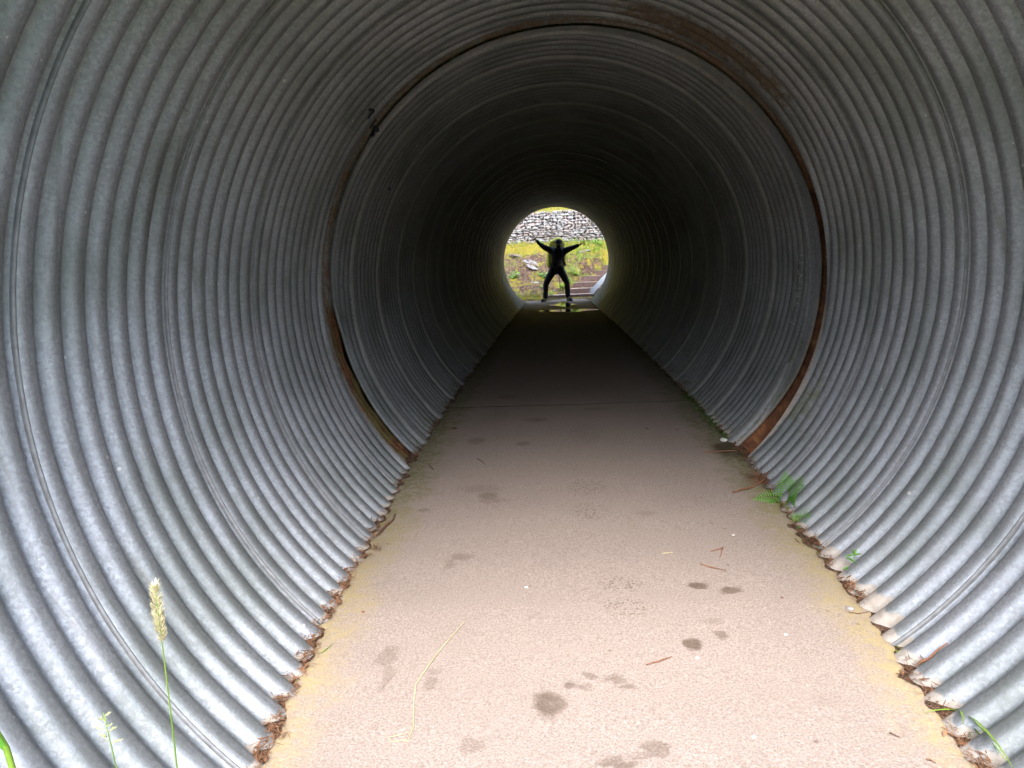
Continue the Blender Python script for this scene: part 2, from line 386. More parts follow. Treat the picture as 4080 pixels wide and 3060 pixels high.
# ------------------------------------------------------------------ concrete path
def concrete():
    t = NT('concrete'); xyz = sepxyz(t); X, Yc = xyz[0], xyz[1]
    f1 = t.noise(160, 4, .7); f2 = t.noise(3.0, 5, .6); f3 = t.noise(22, 4, .6)
    base = t.ramp(f1, [(.30, (.205, .156, .131)), (.48, (.315, .250, .214)), (.68, (.46, .38, .33))])
    base = t.mix(t.mapr(f2, .35, .7, 0, .45), base, t.mix(.5, base, (.29, .235, .20)))
    agg = t.voro(95); agc = t.t.nodes.new('ShaderNodeSeparateColor'); t.set(agc.inputs[0], t.voro(95, out='Color'))
    base = t.mix(t.math('MULTIPLY', t.math('LESS_THAN', agg, .22), t.mapr(agc.outputs[0], .74, .84, 0, .7)), base, (.48, .42, .38))
    base = t.mix(t.math('MULTIPLY', t.math('LESS_THAN', agg, .22), t.mapr(agc.outputs[1], .88, .93, 0, .7)), base, (.17, .135, .115))
    # algae and lichen along both edges
    ax = t.math('ABSOLUTE', X); en = t.noise(7, 5, .65); e2 = t.noise(30, 4, .7)
    edge = t.mapr(t.math('ADD', ax, t.math('MULTIPLY', t.math('SUBTRACT', en, .5), .42)), .70, .93)
    edge = t.math('MULTIPLY', edge, t.mapr(e2, .3, .62, .15, 1.))
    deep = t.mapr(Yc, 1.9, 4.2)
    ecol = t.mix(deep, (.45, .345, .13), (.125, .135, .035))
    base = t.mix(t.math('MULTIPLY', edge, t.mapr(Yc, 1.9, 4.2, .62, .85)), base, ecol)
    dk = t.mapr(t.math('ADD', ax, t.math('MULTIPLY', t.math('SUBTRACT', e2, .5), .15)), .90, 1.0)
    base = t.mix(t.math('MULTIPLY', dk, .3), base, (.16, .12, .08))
    # damp spots
    wob = t.t.nodes.new('ShaderNodeTexNoise'); wob.inputs['Scale'].default_value = 22; wob.inputs['Detail'].default_value = 4; t.set(wob.inputs['Vector'], t.co)
    vs = t.t.nodes.new('ShaderNodeVectorMath'); vs.operation = 'MULTIPLY_ADD'; t.set(vs.inputs[0], wob.outputs['Color']); vs.inputs[1].default_value = (.062, .062, 0); vs.inputs[2].default_value = (-.031, -.031, 0)
    va = t.t.nodes.new('ShaderNodeVectorMath'); va.operation = 'ADD'; t.set(va.inputs[0], t.co); t.set(va.inputs[1], vs.outputs[0])
    ST = [(-.145, 1.885, .046, .062, .85), (-.078, 1.972, .017, .02, .7), (-.018, 2.018, .018, .02, .55), (-.04, 1.966, .02, .016, .45), (.05, 2.0, .035, .02, .5), (.085, 1.965, .03, .018, .5),
          (-.504, 2.86, .05, .04, .45), (-.545, 2.79, .02, .05, .35), (-.653, 2.13, .035, .06, .40), (-.628, 2.02, .018, .07, .35), (-.492, 1.985, .022, .035, .4), (-.496, 2.045, .018, .02, .35), (-.34, 1.715, .035, .03, .35),
          (.13, 1.706, .035, .035, .6), (.03, 1.655, .05, .022, .7), (.095, 1.68, .05, .012, .4), (.399, 2.564, .036, .03, .9), (.505, 2.52, .045, .026, .75), (.307, 2.182, .032, .036, .9), (.408, 2.229, .028, .022, .65), (.385, 2.31, .045, .018, .25),
          (-.455, 3.59, .055, .06, .6), (-.43, 3.52, .08, .04, .35), (-.315, 4.526, .05, .05, .55), (-.62, 4.65, .06, .09, .5), (.906, 4.27, .10, .17, .95), (.99, 4.35, .08, .2, .95), (-.5, 3.7, .12, .06, .25), (-.25, 5.2, .09, .07, .5), (.2, 5.5, .1, .06, .4), (-.5, 6.1, .1, .08, .45), (.3, 3.3, .05, .03, .25), (-.75, 3.4, .03, .03, .5), (-.20, 2.35, .03, .02, .2), (.62, 1.9, .05, .03, .15)]
    acc = None
    for cx, cy_, rx, ry, st in ST:
        m1 = t.t.nodes.new('ShaderNodeVectorMath'); m1.operation = 'MULTIPLY_ADD'; t.set(m1.inputs[0], va.outputs[0]); m1.inputs[1].default_value = (1/rx, 1/ry, 0); m1.inputs[2].default_value = (-cx/rx, -cy_/ry, 0)
        ln = t.t.nodes.new('ShaderNodeVectorMath'); ln.operation = 'LENGTH'; t.set(ln.inputs[0], m1.outputs[0])
        s_ = t.mapr(ln.outputs['Value'], 1.2, .62, 0., st)
        acc = s_ if acc is None else t.math('MAXIMUM', acc, s_)
    # pitted, rain-pocked spots
    pit = t.voro(64); pn = t.noise(2.6, 2)
    PITS = [(.12, 2.58, .09, .07), (.125, 2.404, .09, .07), (.089, 4.776, .12, .3), (.051, 3.659, .11, .16), (.05, 3.35, .1, .12)]
    pacc = None
    for cx, cy_, rx, ry in PITS:
        m1 = t.t.nodes.new('ShaderNodeVectorMath'); m1.operation = 'MULTIPLY_ADD'; t.set(m1.inputs[0], va.outputs[0]); m1.inputs[1].default_value = (1/rx, 1/ry, 0); m1.inputs[2].default_value = (-cx/rx, -cy_/ry, 0)
        ln = t.t.nodes.new('ShaderNodeVectorMath'); ln.operation = 'LENGTH'; t.set(ln.inputs[0], m1.outputs[0])
        s_ = t.mapr(ln.outputs['Value'], 1.1, .6); pacc = s_ if pacc is None else t.math('MAXIMUM', pacc, s_)
    dots = t.math('MULTIPLY', t.mapr(pit, .42, .25), pacc)
    rnd = t.voro(7); drops = t.mapr(rnd, .06, .04, 0, .7)
    wet = t.math('MAXIMUM', acc, t.math('MULTIPLY', t.math('MAXIMUM', dots, drops), .8))
    wet = t.math('MULTIPLY', wet, t.mapr(f3, .2, .55, .7, 1.))
    base = t.mix(wet, base, t.mix(1., base, (.42, .37, .32), 'MULTIPLY'))
    t.P(Base_Color=base, Roughness=t.mapr(wet, 0., 1., .88, .55), Specular_IOR_Level=.3)
    t.bump(t.math('ADD', f1, t.math('ADD', t.math('MULTIPLY', f3, .6), t.math('MULTIPLY', agg, .5))), .4, .004)
    return t.m
M_CONC = concrete()
path = empty('path', (0, 1, -1.08), kind='structure')
def edge_x(y, side):
    """x of the slab edge: follows the inner ribs with a ragged outline"""
    z = fz(y); out = []
    sec = (y > 4.2).astype(int)
    th0 = np.arctan2(z, side*np.sqrt(1.4**2-z**2)); th0 = np.where(th0 < R_(-100), th0+2*math.pi, th0)
    r = np.where(sec == 0, rs(th0, y, 0), rs(th0, y, 1))
    q = np.stack([y*0+side, y, y*0], -1)
    r = RAD - AMP*.8 + (r-RAD)*.30 + (fbm(q, 16, 3)-.5)*.030 - .006
    return side*np.sqrt(r*r-z*z)
def slab(y0, y1, dy, dz=0.):
    y = np.linspace(y0, y1, int((y1-y0)/dy)+2); nx = 36
    xl, xr = edge_x(y, -1), edge_x(y, 1)
    s = np.linspace(0, 1, nx); s = .5 - .5*np.cos(s*math.pi)*(.75) - (0) ; s = (s-s[0])/(s[-1]-s[0])
    X = xl[:, None] + (xr-xl)[:, None]*s[None]; Yg = np.repeat(y[:, None], nx, 1); Z = np.repeat(fz(y)[:, None], nx, 1) + dz
    Pp = np.stack([X, Yg, Z], -1)
    Pp[..., 2] += (fbm(Pp*np.array([1, 1, 0]), 2.2, 2)-.5)*.010
    ed = np.minimum(s, 1-s)[None]*(xr-xl)[:, None]
    Pp[..., 2] -= .007*(1-ss(0, .02, ed))
    # skirts
    L, Rr = Pp[:, :1].copy(), Pp[:, -1:].copy(); L[..., 2] -= .06; Rr[..., 2] -= .06
    Pp = np.concatenate([L, Pp, Rr], 1)
    A, B_ = Pp[:1].copy(), Pp[-1:].copy(); A[..., 2] -= .06; B_[..., 2] -= .06
    Pp = np.concatenate([A, Pp, B_], 0)
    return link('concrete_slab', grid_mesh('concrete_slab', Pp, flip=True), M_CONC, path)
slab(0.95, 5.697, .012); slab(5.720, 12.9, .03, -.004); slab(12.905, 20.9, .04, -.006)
M_FILL = simple('dark_joint_filler', (.02, .017, .015), (.06, .05, .045), 40, .95, .4, .004)
mb = MB(); xl_, xr_ = float(edge_x(np.array([5.70]), -1)[0]), float(edge_x(np.array([5.70]), 1)[0]); NJ = 60
V = []
for i in range(NJ+1):
    x = xl_+(xr_-xl_)*i/NJ; jit = .004*math.sin(i*1.7)+.002*math.sin(i*4.1)
    for yq, dq in ((5.690+jit, .0012), (5.727+jit, -.0028)):
        V.append((x, yq, float(fz(yq)) + (float(fbm(np.array([[x, yq, 0.]]), 2.2, 2)[0])-.5)*.010 + dq))
mb.add(V, [(2*i, 2*i+2, 2*i+3, 2*i+1) for i in range(NJ)]); mb.build('joint_filler', M_FILL, path)
# crevice beds of litter on both sides
def litter_mat():
    t = NT('leaf_litter'); a = t.noise(60, 5, .7); b = t.voro(120)
    t.P(Base_Color=t.ramp(a, [(.3, (.035, .018, .010)), (.5, (.11, .055, .03)), (.72, (.22, .12, .07))]), Roughness=.95); t.bump(t.math('ADD', a, b), 1., .012); return t.m
M_LITTER = litter_mat()
M_NEEDLE = simple('dry_needles', (.10, .042, .020), (.30, .15, .075), 25, .85, 0)
M_DARKLEAF = simple('dead_leaf', (.06, .028, .014), (.19, .085, .04), 50, .8, .3)
def crevice(side):
    y = np.arange(1.0, 19.9, .02); s = np.linspace(0, 1, 9)
    z = fz(y); xi = np.abs(edge_x(y, side)) - .03; xo = np.sqrt((RAD+.03)**2-(z-.015)**2)
    X = side*(xi[:, None] + (xo-xi)[:, None]*s[None]); Yg = np.repeat(y[:, None], 9, 1)
    Pp = np.stack([X, Yg, np.repeat(z[:, None], 9, 1)-.020], -1); Pp[..., 2] += fbm(Pp, 14, 3)*.026
    mb = MB(); n, m = Pp.shape[:2]; idx = np.arange(n*m).reshape(n, m)
    mb.V = [tuple(v) for v in Pp.reshape(-1, 3)]; mb.F = [tuple(f) for f in np.stack([idx[:-1, :-1], idx[1:, :-1], idx[1:, 1:], idx[:-1, 1:]], -1).reshape(-1, 4)]
    nbed = len(mb.F)
    NN = 7000; ya = 1.05 + 7.5*rng.random(NN)**1.7; xa = np.abs(edge_x(ya, side)); da = rng.normal(.012, .014, NN)
    de = vnoise(np.stack([ya*0+side*3., ya, ya*0], -1), 6.)
    for i in range(NN):
        if rng.random() > max(0., de[i]-.22)*2.0: continue
        yy, xe, d = float(ya[i]), float(xa[i]), float(da[i])
        x = side*(xe + d); zz = float(fz(yy)) + (.004 if d < 0 else -.006 + .5*max(0, d)) + .006*rng.random()
        if rng.random() < .25 and d < 0: continue
        a = rng.random()*6.28; l = .008 + .022*rng.random(); dx = Vector((math.cos(a), math.sin(a), .35*rng.normal()))*l*.5
        sdv = Vector((-math.sin(a), math.cos(a), .3*rng.normal())).normalized()
        c = Vector((x, yy, zz)); wd = .0016 + .0012*rng.random() + (.006 if rng.random() < .12 else 0)
        mb.strip([c-dx, c, c+dx], [wd*.5, wd, wd*.4], sdv)
    o = mb.build('leaf_litter', M_NEEDLE, None, smooth=False, kind='stuff'); o.data.materials.append(M_LITTER)
    mi = np.zeros(len(mb.F), np.int32); mi[:nbed] = 1; o.data.polygons.foreach_set('material_index', mi); return o
lo = crevice(-1); tag(lo, 'reddish brown needle litter along the left edge of the path', 'litter')
hi = crevice(1); tag(hi, 'reddish brown needle litter along the right edge of the path', 'litter')
# puddles near the far end
def water():
    t = NT('puddle_water'); t.P(Base_Color=(.015, .014, .012), Roughness=.03, IOR=1.33, Specular_IOR_Level=.6); return t.m
M_WATER = water()
def puddle(name, outline, label):
    pts = [Vector((x, y, float(fz(y))+.007)) for x, y in outline]
    zc = max(p.z for p in pts); pts = [Vector((p.x, p.y, zc)) for p in pts]
    sm = []
    for i in range(len(pts)):
        p0, p1, p2, p3 = pts[i-1], pts[i], pts[(i+1) % len(pts)], pts[(i+2) % len(pts)]
        for k in range(6):
            u = k/6; sm.append(.5*((2*p1)+(p2-p0)*u+(2*p0-5*p1+4*p2-p3)*u*u+(3*p1-p0-3*p2+p3)*u**3))
    c = sum(sm, Vector())/len(sm); V = [c] + sm
    return link(name, mesh(name, V, [(0, i+1, (i+1) % len(sm)+1) for i in range(len(sm))]), M_WATER, kind='structure', label=label)
puddle('puddle', [(-.42, 16.2), (-.1, 15.85), (.25, 15.6), (.6, 15.75), (.86, 16.0), (.6, 16.35), (.2, 16.45), (-.1, 16.4)], 'wide shiny puddle reflecting daylight, across the path')
puddle('puddle', [(-.25, 18.1), (0, 17.75), (.2, 17.2), (.3, 17.7), (.46, 18.1), (.3, 18.6), (.18, 19.25), (.02, 19.3), (.05, 18.7), (-.1, 18.4)], 'smaller broken puddle just in front of the person')

# ------------------------------------------------------------------ embankment and ground outside
def grass_ground():
    t = NT('grass_ground'); a = t.noise(1.3, 5); b = t.noise(40, 4, .7)
    c = t.ramp(a, [(.35, (.06, .085, .022)), (.6, (.10, .125, .035)), (.75, (.13, .11, .05))])
    t.P(Base_Color=t.mix(t.mapr(b, .4, .7, 0, .6), c, (.035, .045, .015)), Roughness=.95); t.bump(b, .8, .05); return t.m
M_GRASSG = grass_ground()
def ground():
    n = 140; u = np.linspace(-1, 1, n); c = 300*np.sign(u)*np.abs(u)**2.6
    X, Yg = np.meshgrid(c, c, indexing='ij'); Z = -1.15 + 0*X
    Pp = np.stack([X, Yg, Z], -1); Pp[..., 2] += (fbm(Pp, .4, 2)-.5)*.05 + 1.5*ss(60, 200, np.hypot(X, Yg))*fbm(Pp, .02, 2)
    d = np.hypot(X, np.minimum(Yg-1.5, 0)*1.0); Pp[..., 2] += np.where(Yg < 18, np.clip((d-6.0)*.42, 0, 4.5)*(1+.25*(fbm(Pp, .5, 3)-.5))*ss(-.2, .4, (4.5-Yg)/4+ss(3.2, 6, np.abs(X))), 0)  # unseen horseshoe bank added behind the camera to block low sky
    return link('ground', grid_mesh('ground', Pp, flip=True), M_GRASSG, kind='structure')
ground()
rho = np.array([1.425, 1.46, 1.9, 2.6, 3.4, 3.9, 4.0, 4.0, 3.9, 3.4, 2.6, 1.9, 1.46, 1.425]); yy = np.array([1.10, 1.13, 1.5, 2.3, 3.6, 5.2, 7, 14, 15.8, 17.4, 18.7, 19.5, 19.93, 19.96])
th = np.linspace(R_(-62), R_(242), 90)
Pp = np.stack([np.cos(th)[:, None]*rho[None]*(1+.8*ss(1.5, 4, rho)[None]*np.abs(np.cos(th))[:, None]), np.repeat(yy[None], 90, 0), np.sin(th)[:, None]*rho[None]], -1)
Pp += (fbm(Pp, 1.2, 3)[..., None]-.5)*.15*ss(1.45, 2.2, rho)[None, :, None]
link('embankment', grid_mesh('embankment', Pp), M_GRASSG, kind='structure')

# hillside beyond the far end
STEPS = [(21.3, -.99, -.40), (22.0, -.86, .39), (22.7, -.71, .54), (23.4, -.55, .85), (24.1, -.41, 1.30), (24.8, -.265, 1.60), (25.5, -.12, 1.95)]
def hill_z(X, Yg):  # slope above the gabion wall is raised, out of view, to cut off low sky
    left = np.interp(Yg, [20.0, 21.4, 21.9, 22.5, 23.1, 23.7, 24.6, 25.05, 25.3, 26.3, 26.5, 26.6, 27.2, 27.3, 28.5, 33, 50, 90], [-1.10, -1.075, -1.02, -.80, -.42, -.14, .06, .12, .47, .55, .55, .55, .55, 1.58, 1.9, 6, 22, 40])
    rightp = np.interp(Yg, [20.0, 21.2, 21.9, 22.6, 23.4, 24.2, 25.0, 25.7, 26.3, 26.6, 27.2, 27.3, 28.5, 33, 50, 90], [-1.10, -1.09, -.90, -.68, -.42, -.16, .10, .34, .55, .56, .56, 1.58, 1.9, 6, 22, 40])
    k = ss(-.25, .45, X); z = left*(1-k)+rightp*k
    q = np.stack([X, Yg, 0*X], -1)
    z = z + (fbm(q, 1.7, 4)-.5)*.55*ss(21.5, 22.6, Yg)*(1-ss(25.9, 26.3, Yg)) + (fbm(q+9, 6, 3)-.5)*.16*ss(21.2, 22, Yg)*(1-ss(26.2, 26.45, Yg)) + (fbm(q, 10, 2)-.5)*.02
    for (y0, zt, xl) in STEPS:      # cut the flight of steps into the slope
        m = ss(xl-.16, xl+.0, X)*(Yg > y0-.05)*(Yg < y0+.75)
        z = np.where(m > 0, z*(1-m) + m*np.minimum(z, zt-.05), z)
    z = np.where((X > .9) & (Yg < 21.25), np.minimum(z, -1.1), z)
    return z
xs = np.concatenate([-np.geomspace(60, 4.2, 14), np.arange(-4, 4.01, .07), np.geomspace(4.2, 60, 14)])
ys = np.concatenate([np.arange(20.3, 27.35, .07), np.geomspace(27.6, 90, 16)])
X, Yg = np.meshgrid(xs, ys, indexing='ij')
HP = np.stack([X, Yg, hill_z(X, Yg)], -1)
def hill_mat():
    t = NT('mossy_bank'); a = t.noise(2.2, 5, .6); b = t.noise(8, 5, .65); c = t.noise(38, 4, .7); xyz = sepxyz(t)
    sb = t.noise(13, 5, .75); soil = t.ramp(sb, [(.30, (.012, .007, .005)), (.44, (.055, .03, .02)), (.56, (.15, .09, .06)), (.68, (.30, .22, .17)), (.8, (.40, .34, .30))])
    moss = t.ramp(c, [(.3, (.08, .07, .006)), (.52, (.26, .225, .018)), (.78, (.40, .29, .03))])
    f = t.mapr(t.math('ADD', t.math('MULTIPLY', a, .55), t.math('MULTIPLY', b, .45)), .50, .58)
    gx = t.t.nodes.new('ShaderNodeNewGeometry'); nx = t.t.nodes.new('ShaderNodeSeparateXYZ'); t.set(nx.inputs[0], gx.outputs['Normal'])
    f = t.math('MULTIPLY', f, t.mapr(nx.outputs[2], .5, .85, .1, 1.))
    led = t.math('MULTIPLY', t.mapr(xyz[1], 25.0, 25.2), t.mapr(b, .28, .46)); low = t.math('MULTIPLY', t.mapr(xyz[1], 22.0, 21.6), t.mapr(xyz[1], 21.1, 21.4))
    f = t.math('MAXIMUM', f, t.math('MAXIMUM', led, low))
    t.P(Base_Color=t.mix(f, soil, moss), Roughness=.95); t.bump(t.math('ADD', c, b), 1., .06); return t.m
M_HILL = hill_mat()
link('hillside', grid_mesh('hillside', HP, flip=True), M_HILL, kind='structure')

# ------------------------------------------------------------------ stone steps
M_STEP = simple('weathered_step_stone', (.04, .024, .021), (.12, .078, .068), 18, .9, .6, .02)
M_TREAD = simple('gravel_tread', (.28, .21, .18), (.48, .40, .36), 60, .95, .6, .01)
def rough_box(x0, x1, y0, y1, z0, z1, amp=.012, n=10, seed=0):
    bm = bmesh.new(); bmesh.ops.create_cube(bm, size=1)
    bmesh.ops.bevel(bm, geom=bm.edges[:], offset=.03, segments=1, affect='EDGES')
    bmesh.ops.subdivide_edges(bm, edges=[e for e in bm.edges if abs(e.verts[0].co.x-e.verts[1].co.x) > .5], cuts=n)
    for v in bm.verts:
        v.co = Vector((x0+(v.co.x+.5)*(x1-x0), y0+(v.co.y+.5)*(y1-y0), z0+(v.co.z+.5)*(z1-z0)))
        v.co += mnoise.noise_vector(v.co*6+Vector((seed, 0, 0)))*amp
    me = bpy.data.meshes.new('block'); bm.to_mesh(me); bm.free(); return me
stair = empty('stone_steps', (1.2, 21.3, -1.09), label='flight of brown stone steps climbing right behind the person', cat='steps')
for i, (y0, zt, xl) in enumerate(STEPS):
    zb = -1.12 if i == 0 else STEPS[i-1][1]-.03
    rs_ = link('riser', rough_box(xl, 2.9, y0, y0+.16, zb, zt, seed=i*3), M_STEP, stair)
    link('tread', rough_box(xl+.03, 2.9, y0+.165, y0+.72, zt-.06, zt-.012, .008, seed=i*5+1), M_TREAD, stair)

# ------------------------------------------------------------------ gabion wall
M_STONE = [simple('gabion_stone_grey', (.16, .15, .155), (.33, .31, .315), 14, .9, .4, .02), simple('gabion_stone_pink', (.19, .15, .145), (.36, .30, .29), 14, .9, .4, .02),
           simple('gabion_stone_pale', (.27, .26, .26), (.46, .445, .445), 14, .9, .4, .02), simple('gabion_stone_brown', (.13, .10, .09), (.26, .21, .19), 14, .9, .4, .02)]
M_WIRE = simple('gabion_wire', (.42, .45, .45), (.55, .58, .58), 30, .5, 0, Metallic=.4)
M_CORE = simple('dark_rubble', (.075, .07, .067), (.15, .14, .135), 12, .95, .6, .03)
def stone_mesh(seed):
    r = random.Random(seed); bm = bmesh.new()
    for i in range(15):
        z = r.uniform(-1, 1); a = r.uniform(0, 6.283); q = math.sqrt(1-z*z)
        p = Vector((q*math.cos(a), q*math.sin(a), z)); m = max(abs(p.x), abs(p.y), abs(p.z)); p = p.lerp(p/m, .55)
        bm.verts.new((p.x*.5, p.y*.5, p.z*.5))
    bmesh.ops.convex_hull(bm, input=bm.verts[:])
    bmesh.ops.delete(bm, geom=[v for v in bm.verts if not v.link_faces], context='VERTS')
    me = bpy.data.meshes.new('stone'); bm.to_mesh(me); bm.free(); return me
SM = [stone_mesh(i) for i in range(16)]
for i, m in enumerate(SM): m.materials.append(M_STONE[[0, 1, 0, 2, 1, 0, 3, 1][i % 8]])
GX = [-4.727, -3.627, -2.527, -1.427, -.327, .773, 1.873, 2.973, 4.073, 5.173]; GY, GZ0, GZ1 = 26.5, .50, 1.65
gab = empty('gabion_wall', (0, GY, GZ0), label='grey gabion retaining wall of wire baskets filled with stones', cat='wall')
mb = MB(); mb.box(((GX[0]+GX[-1])/2, GY+.47, (GZ0+GZ1)/2-.02), ((GX[-1]-GX[0])/2, .35, (GZ1-GZ0)/2-.03)); mb.build('rubble_core', M_CORE, gab)
rest = MB(); rest_mats = []; cnt = 0; cand = []
z = GZ0
while z < GZ1-.03:
    hrow = random.uniform(.068, .115); hrow = min(hrow, GZ1-z); x = GX[0]+.02
    while x < GX[-1]-.05:
        wst = random.uniform(.11, .27)
        if random.random() < .18 and wst < .16:
            cand.append((x+wst/2, z+hrow*.25, wst, hrow*.5)); cand.append((x+wst/2, z+hrow*.75, wst*.9, hrow*.5))
        else: cand.append((x+wst/2, z+hrow/2+random.uniform(-.012, .012), wst, hrow*random.uniform(.9, 1.15)))
        x += wst*.97
    z += hrow*.93
cand.sort(key=lambda c: abs(c[0]-.03))
for i, (x, z, sx, sz) in enumerate(cand):
    k = random.randrange(16)
    M = Matrix.LocRotScale(Vector((x, GY+.05+random.uniform(-.025, .02), z)), Matrix.Rotation(random.uniform(-.14, .14), 3, 'Y').to_quaternion(), Vector((sx*1.10, .22, sz*1.15)))
    if i < 290:
        o = bpy.data.objects.new('stone', SM[k]); COL.objects.link(o); o.parent = gab; o.matrix_parent_inverse = Matrix.Translation((0, -GY, -GZ0)); o.matrix_basis = M
    else:
        rest.add([M @ v.co for v in SM[k].vertices], [tuple(p.vertices) for p in SM[k].polygons])
rest.build('stone', M_STONE[0], gab, smooth=False, kind='stuff')
for x0, x1 in zip(GX[:-1], GX[1:]):
    mb = MB(); yv = GY-.09
    n = 9
    for j in range(n+1):
        xx = x0+(x1-x0)*j/n; mb.tube([(xx, yv+random.uniform(-.01, .01), GZ0), (xx, yv, GZ1)], .006 if j in (0, n) else .0028, 4)
    for j in range(11):
        zz = GZ0+(GZ1-GZ0)*j/10; mb.tube([(x0, yv-.005, zz), ((x0+x1)/2, yv-.012, zz+random.uniform(-.01, .01)), (x1, yv-.005, zz)], .0028 if 0 < j < 10 else .005, 4)
    mb.build('wire_basket', M_WIRE, gab)

# ------------------------------------------------------------------ rocks in the bank
M_ROCK = simple('pale_bank_rock', (.12, .112, .115), (.31, .295, .30), 7, .85, .6, .03)
M_ROCKD = simple('dark_bank_rock', (.07, .06, .056), (.19, .165, .16), 7, .9, .6, .03)
def rock(name, loc, size, rot, seed, mat, label):
    bm = bmesh.new(); bmesh.ops.create_icosphere(bm, subdivisions=3, radius=1)
    for v in bm.verts:
        n = mnoise.noise(v.co*1.3+Vector((seed*7.1, 0, 0))); n2 = mnoise.noise(v.co*3.1+Vector((0, seed*3.3, 0)))
        v.co *= 1+.42*n+.16*n2; v.co.z = max(v.co.z, -.55)
        v.co = Vector((v.co.x*size[0], v.co.y*size[1], v.co.z*size[2]))
    me = bpy.data.meshes.new(name); bm.to_mesh(me); bm.free()
    o = link(name, me, mat, label=label, cat='rock', loc=loc); o.rotation_euler = rot; return o
def hz(x, y): return float(hill_z(np.array([[x]], float), np.array([[y]], float))[0, 0])
rock('rock', (-.74, 23.75, hz(-.74, 23.75)+.03), (.25, .16, .10), (0, .45, .2), 1, M_ROCK, 'pale slanting rock jutting from the bank left of the person')
rock('rock', (-.72, 23.35, hz(-.72, 23.35)+.01), (.20, .14, .07), (.1, .5, 0), 2, M_ROCK, 'flat grey rock below the pale slanting rock')
rock('rock', (-1.30, 24.9, hz(-1.30, 24.9)+.02), (.20, .15, .06), (0, .1, .3), 3, M_ROCKD, 'grey rock showing under the moss ledge at far left')
rock('rock', (.95, 25.3, hz(.95, 25.3)+.0), (.20, .15, .08), (0, -.1, .1), 4, M_ROCKD, 'grey rock in the grass above the steps')
rock('rock', (-.62, 22.75, hz(-.62, 22.75)+.01), (.15, .1, .05), (0, .1, .4), 5, M_ROCK, 'small flat light stone in the brown soil bank')
rock('rock', (1.22, 20.85, -1.02), (.20, .25, .14), (0, .3, .5), 6, M_ROCKD, 'dark rock under the leaning board at the tunnel exit')
# leaning board
M_BOARD = simple('weathered_pale_board', (.66, .67, .69), (.82, .83, .85), 12, .6, .2, .01)
a = Vector((.93, 20.62, -.915)); b = Vector((1.62, 21.0, -.27)); d = (b-a).normalized(); sdv = Vector((0, 1, 0)).cross(d).normalized(); nv = d.cross(sdv)
Mx = Matrix((d, sdv, nv)).transposed(); bm = bmesh.new(); bmesh.ops.create_cube(bm, size=1); bmesh.ops.bevel(bm, geom=bm.edges[:], offset=.02, segments=2, affect='EDGES')
bmesh.ops.subdivide_edges(bm, edges=[e for e in bm.edges if abs(e.verts[0].co.x-e.verts[1].co.x) > .5], cuts=8)
for v in bm.verts:
    q = Vector((v.co.x*(b-a).length, v.co.y*.125, v.co.z*.03)); q.z += .012*math.sin(v.co.x*5); v.co = (a+b)/2 + Mx @ q
me = bpy.data.meshes.new('board'); bm.to_mesh(me); bm.free()
link('board', me, M_BOARD, label='pale weathered board leaning beside the steps at the tunnel exit', cat='board')

# ------------------------------------------------------------------ foliage helpers
def leaf_mat(name, c1, c2, tr=.25):
    t = NT(name); f = t.noise(12, 3); f2 = t.noise(90, 3)
    c = t.mix(t.mapr(f2, .3, .7, 0, .3), t.ramp(f, [(.3, c1), (.7, c2)]), c1)
    t.P(Base_Color=c, Roughness=.6, Specular_IOR_Level=.3)
    tl = t.t.nodes.new('ShaderNodeBsdfTranslucent'); t.set(tl.inputs[0], c); mx = t.t.nodes.new('ShaderNodeMixShader'); mx.inputs[0].default_value = tr
    out = t.t.nodes['Material Output']; t.t.links.new(t.b.outputs[0], mx.inputs[1]); t.t.links.new(tl.outputs[0], mx.inputs[2]); t.t.links.new(mx.outputs[0], out.inputs[0]); return t.m
M_FERN = leaf_mat('fern_green', (.09, .26, .03), (.18, .44, .06)); M_WEED = leaf_mat('weed_green', (.12, .30, .05), (.22, .46, .09))
M_GRASS = leaf_mat('grass_green', (.13, .25, .025), (.30, .44, .06)); M_DRYG = leaf_mat('dry_grass', (.32, .24, .10), (.50, .42, .20))
M_MOSS = leaf_mat('yellow_moss', (.22, .18, .010), (.42, .35, .03), .15); M_MOSSG = leaf_mat('green_moss', (.04, .09, .012), (.09, .17, .03), .1)
M_SEED = leaf_mat('seed_head', (.62, .54, .32), (.82, .76, .52), .2)
def blade(mb, base, h, lean, az, wd, seg=3):
    pts = []; dirv = Vector((math.cos(az), math.sin(az), 0)); side = Vector((-math.sin(az), math.cos(az), 0))
    for i in range(seg+1):
        u = i/seg; pts.append(Vector(base) + dirv*(lean*h*u*u) + Vector((0, 0, h*u*(1-.35*lean*u))))
    mb.strip(pts, [wd*(1-u/seg)**.7+.0004 for u in range(seg+1)], side)
def leafshape(mb, base, d, nrm, L, W, curl=.15, n=5, serr=0):
    d = Vector(d).normalized(); nrm = Vector(nrm).normalized(); s = d.cross(nrm).normalized(); V = []
    for i in range(n+1):
        u = i/n; wv = W*math.sin(math.pi*min(1, (u*.92+.06)))**.8*(1-.25*u) if 0 < i < n else W*.06
        if serr and i % 2: wv *= 1-serr
        c = Vector(base)+d*(L*u)-nrm*(curl*L*u*u); V += [c - s*wv*.5 + nrm*W*.10, c, c + s*wv*.5 + nrm*W*.10]
    F = []
    for i in range(n): F += [(3*i, 3*i+1, 3*i+4, 3*i+3), (3*i+1, 3*i+2, 3*i+5, 3*i+4)]
    mb.add(V, F)
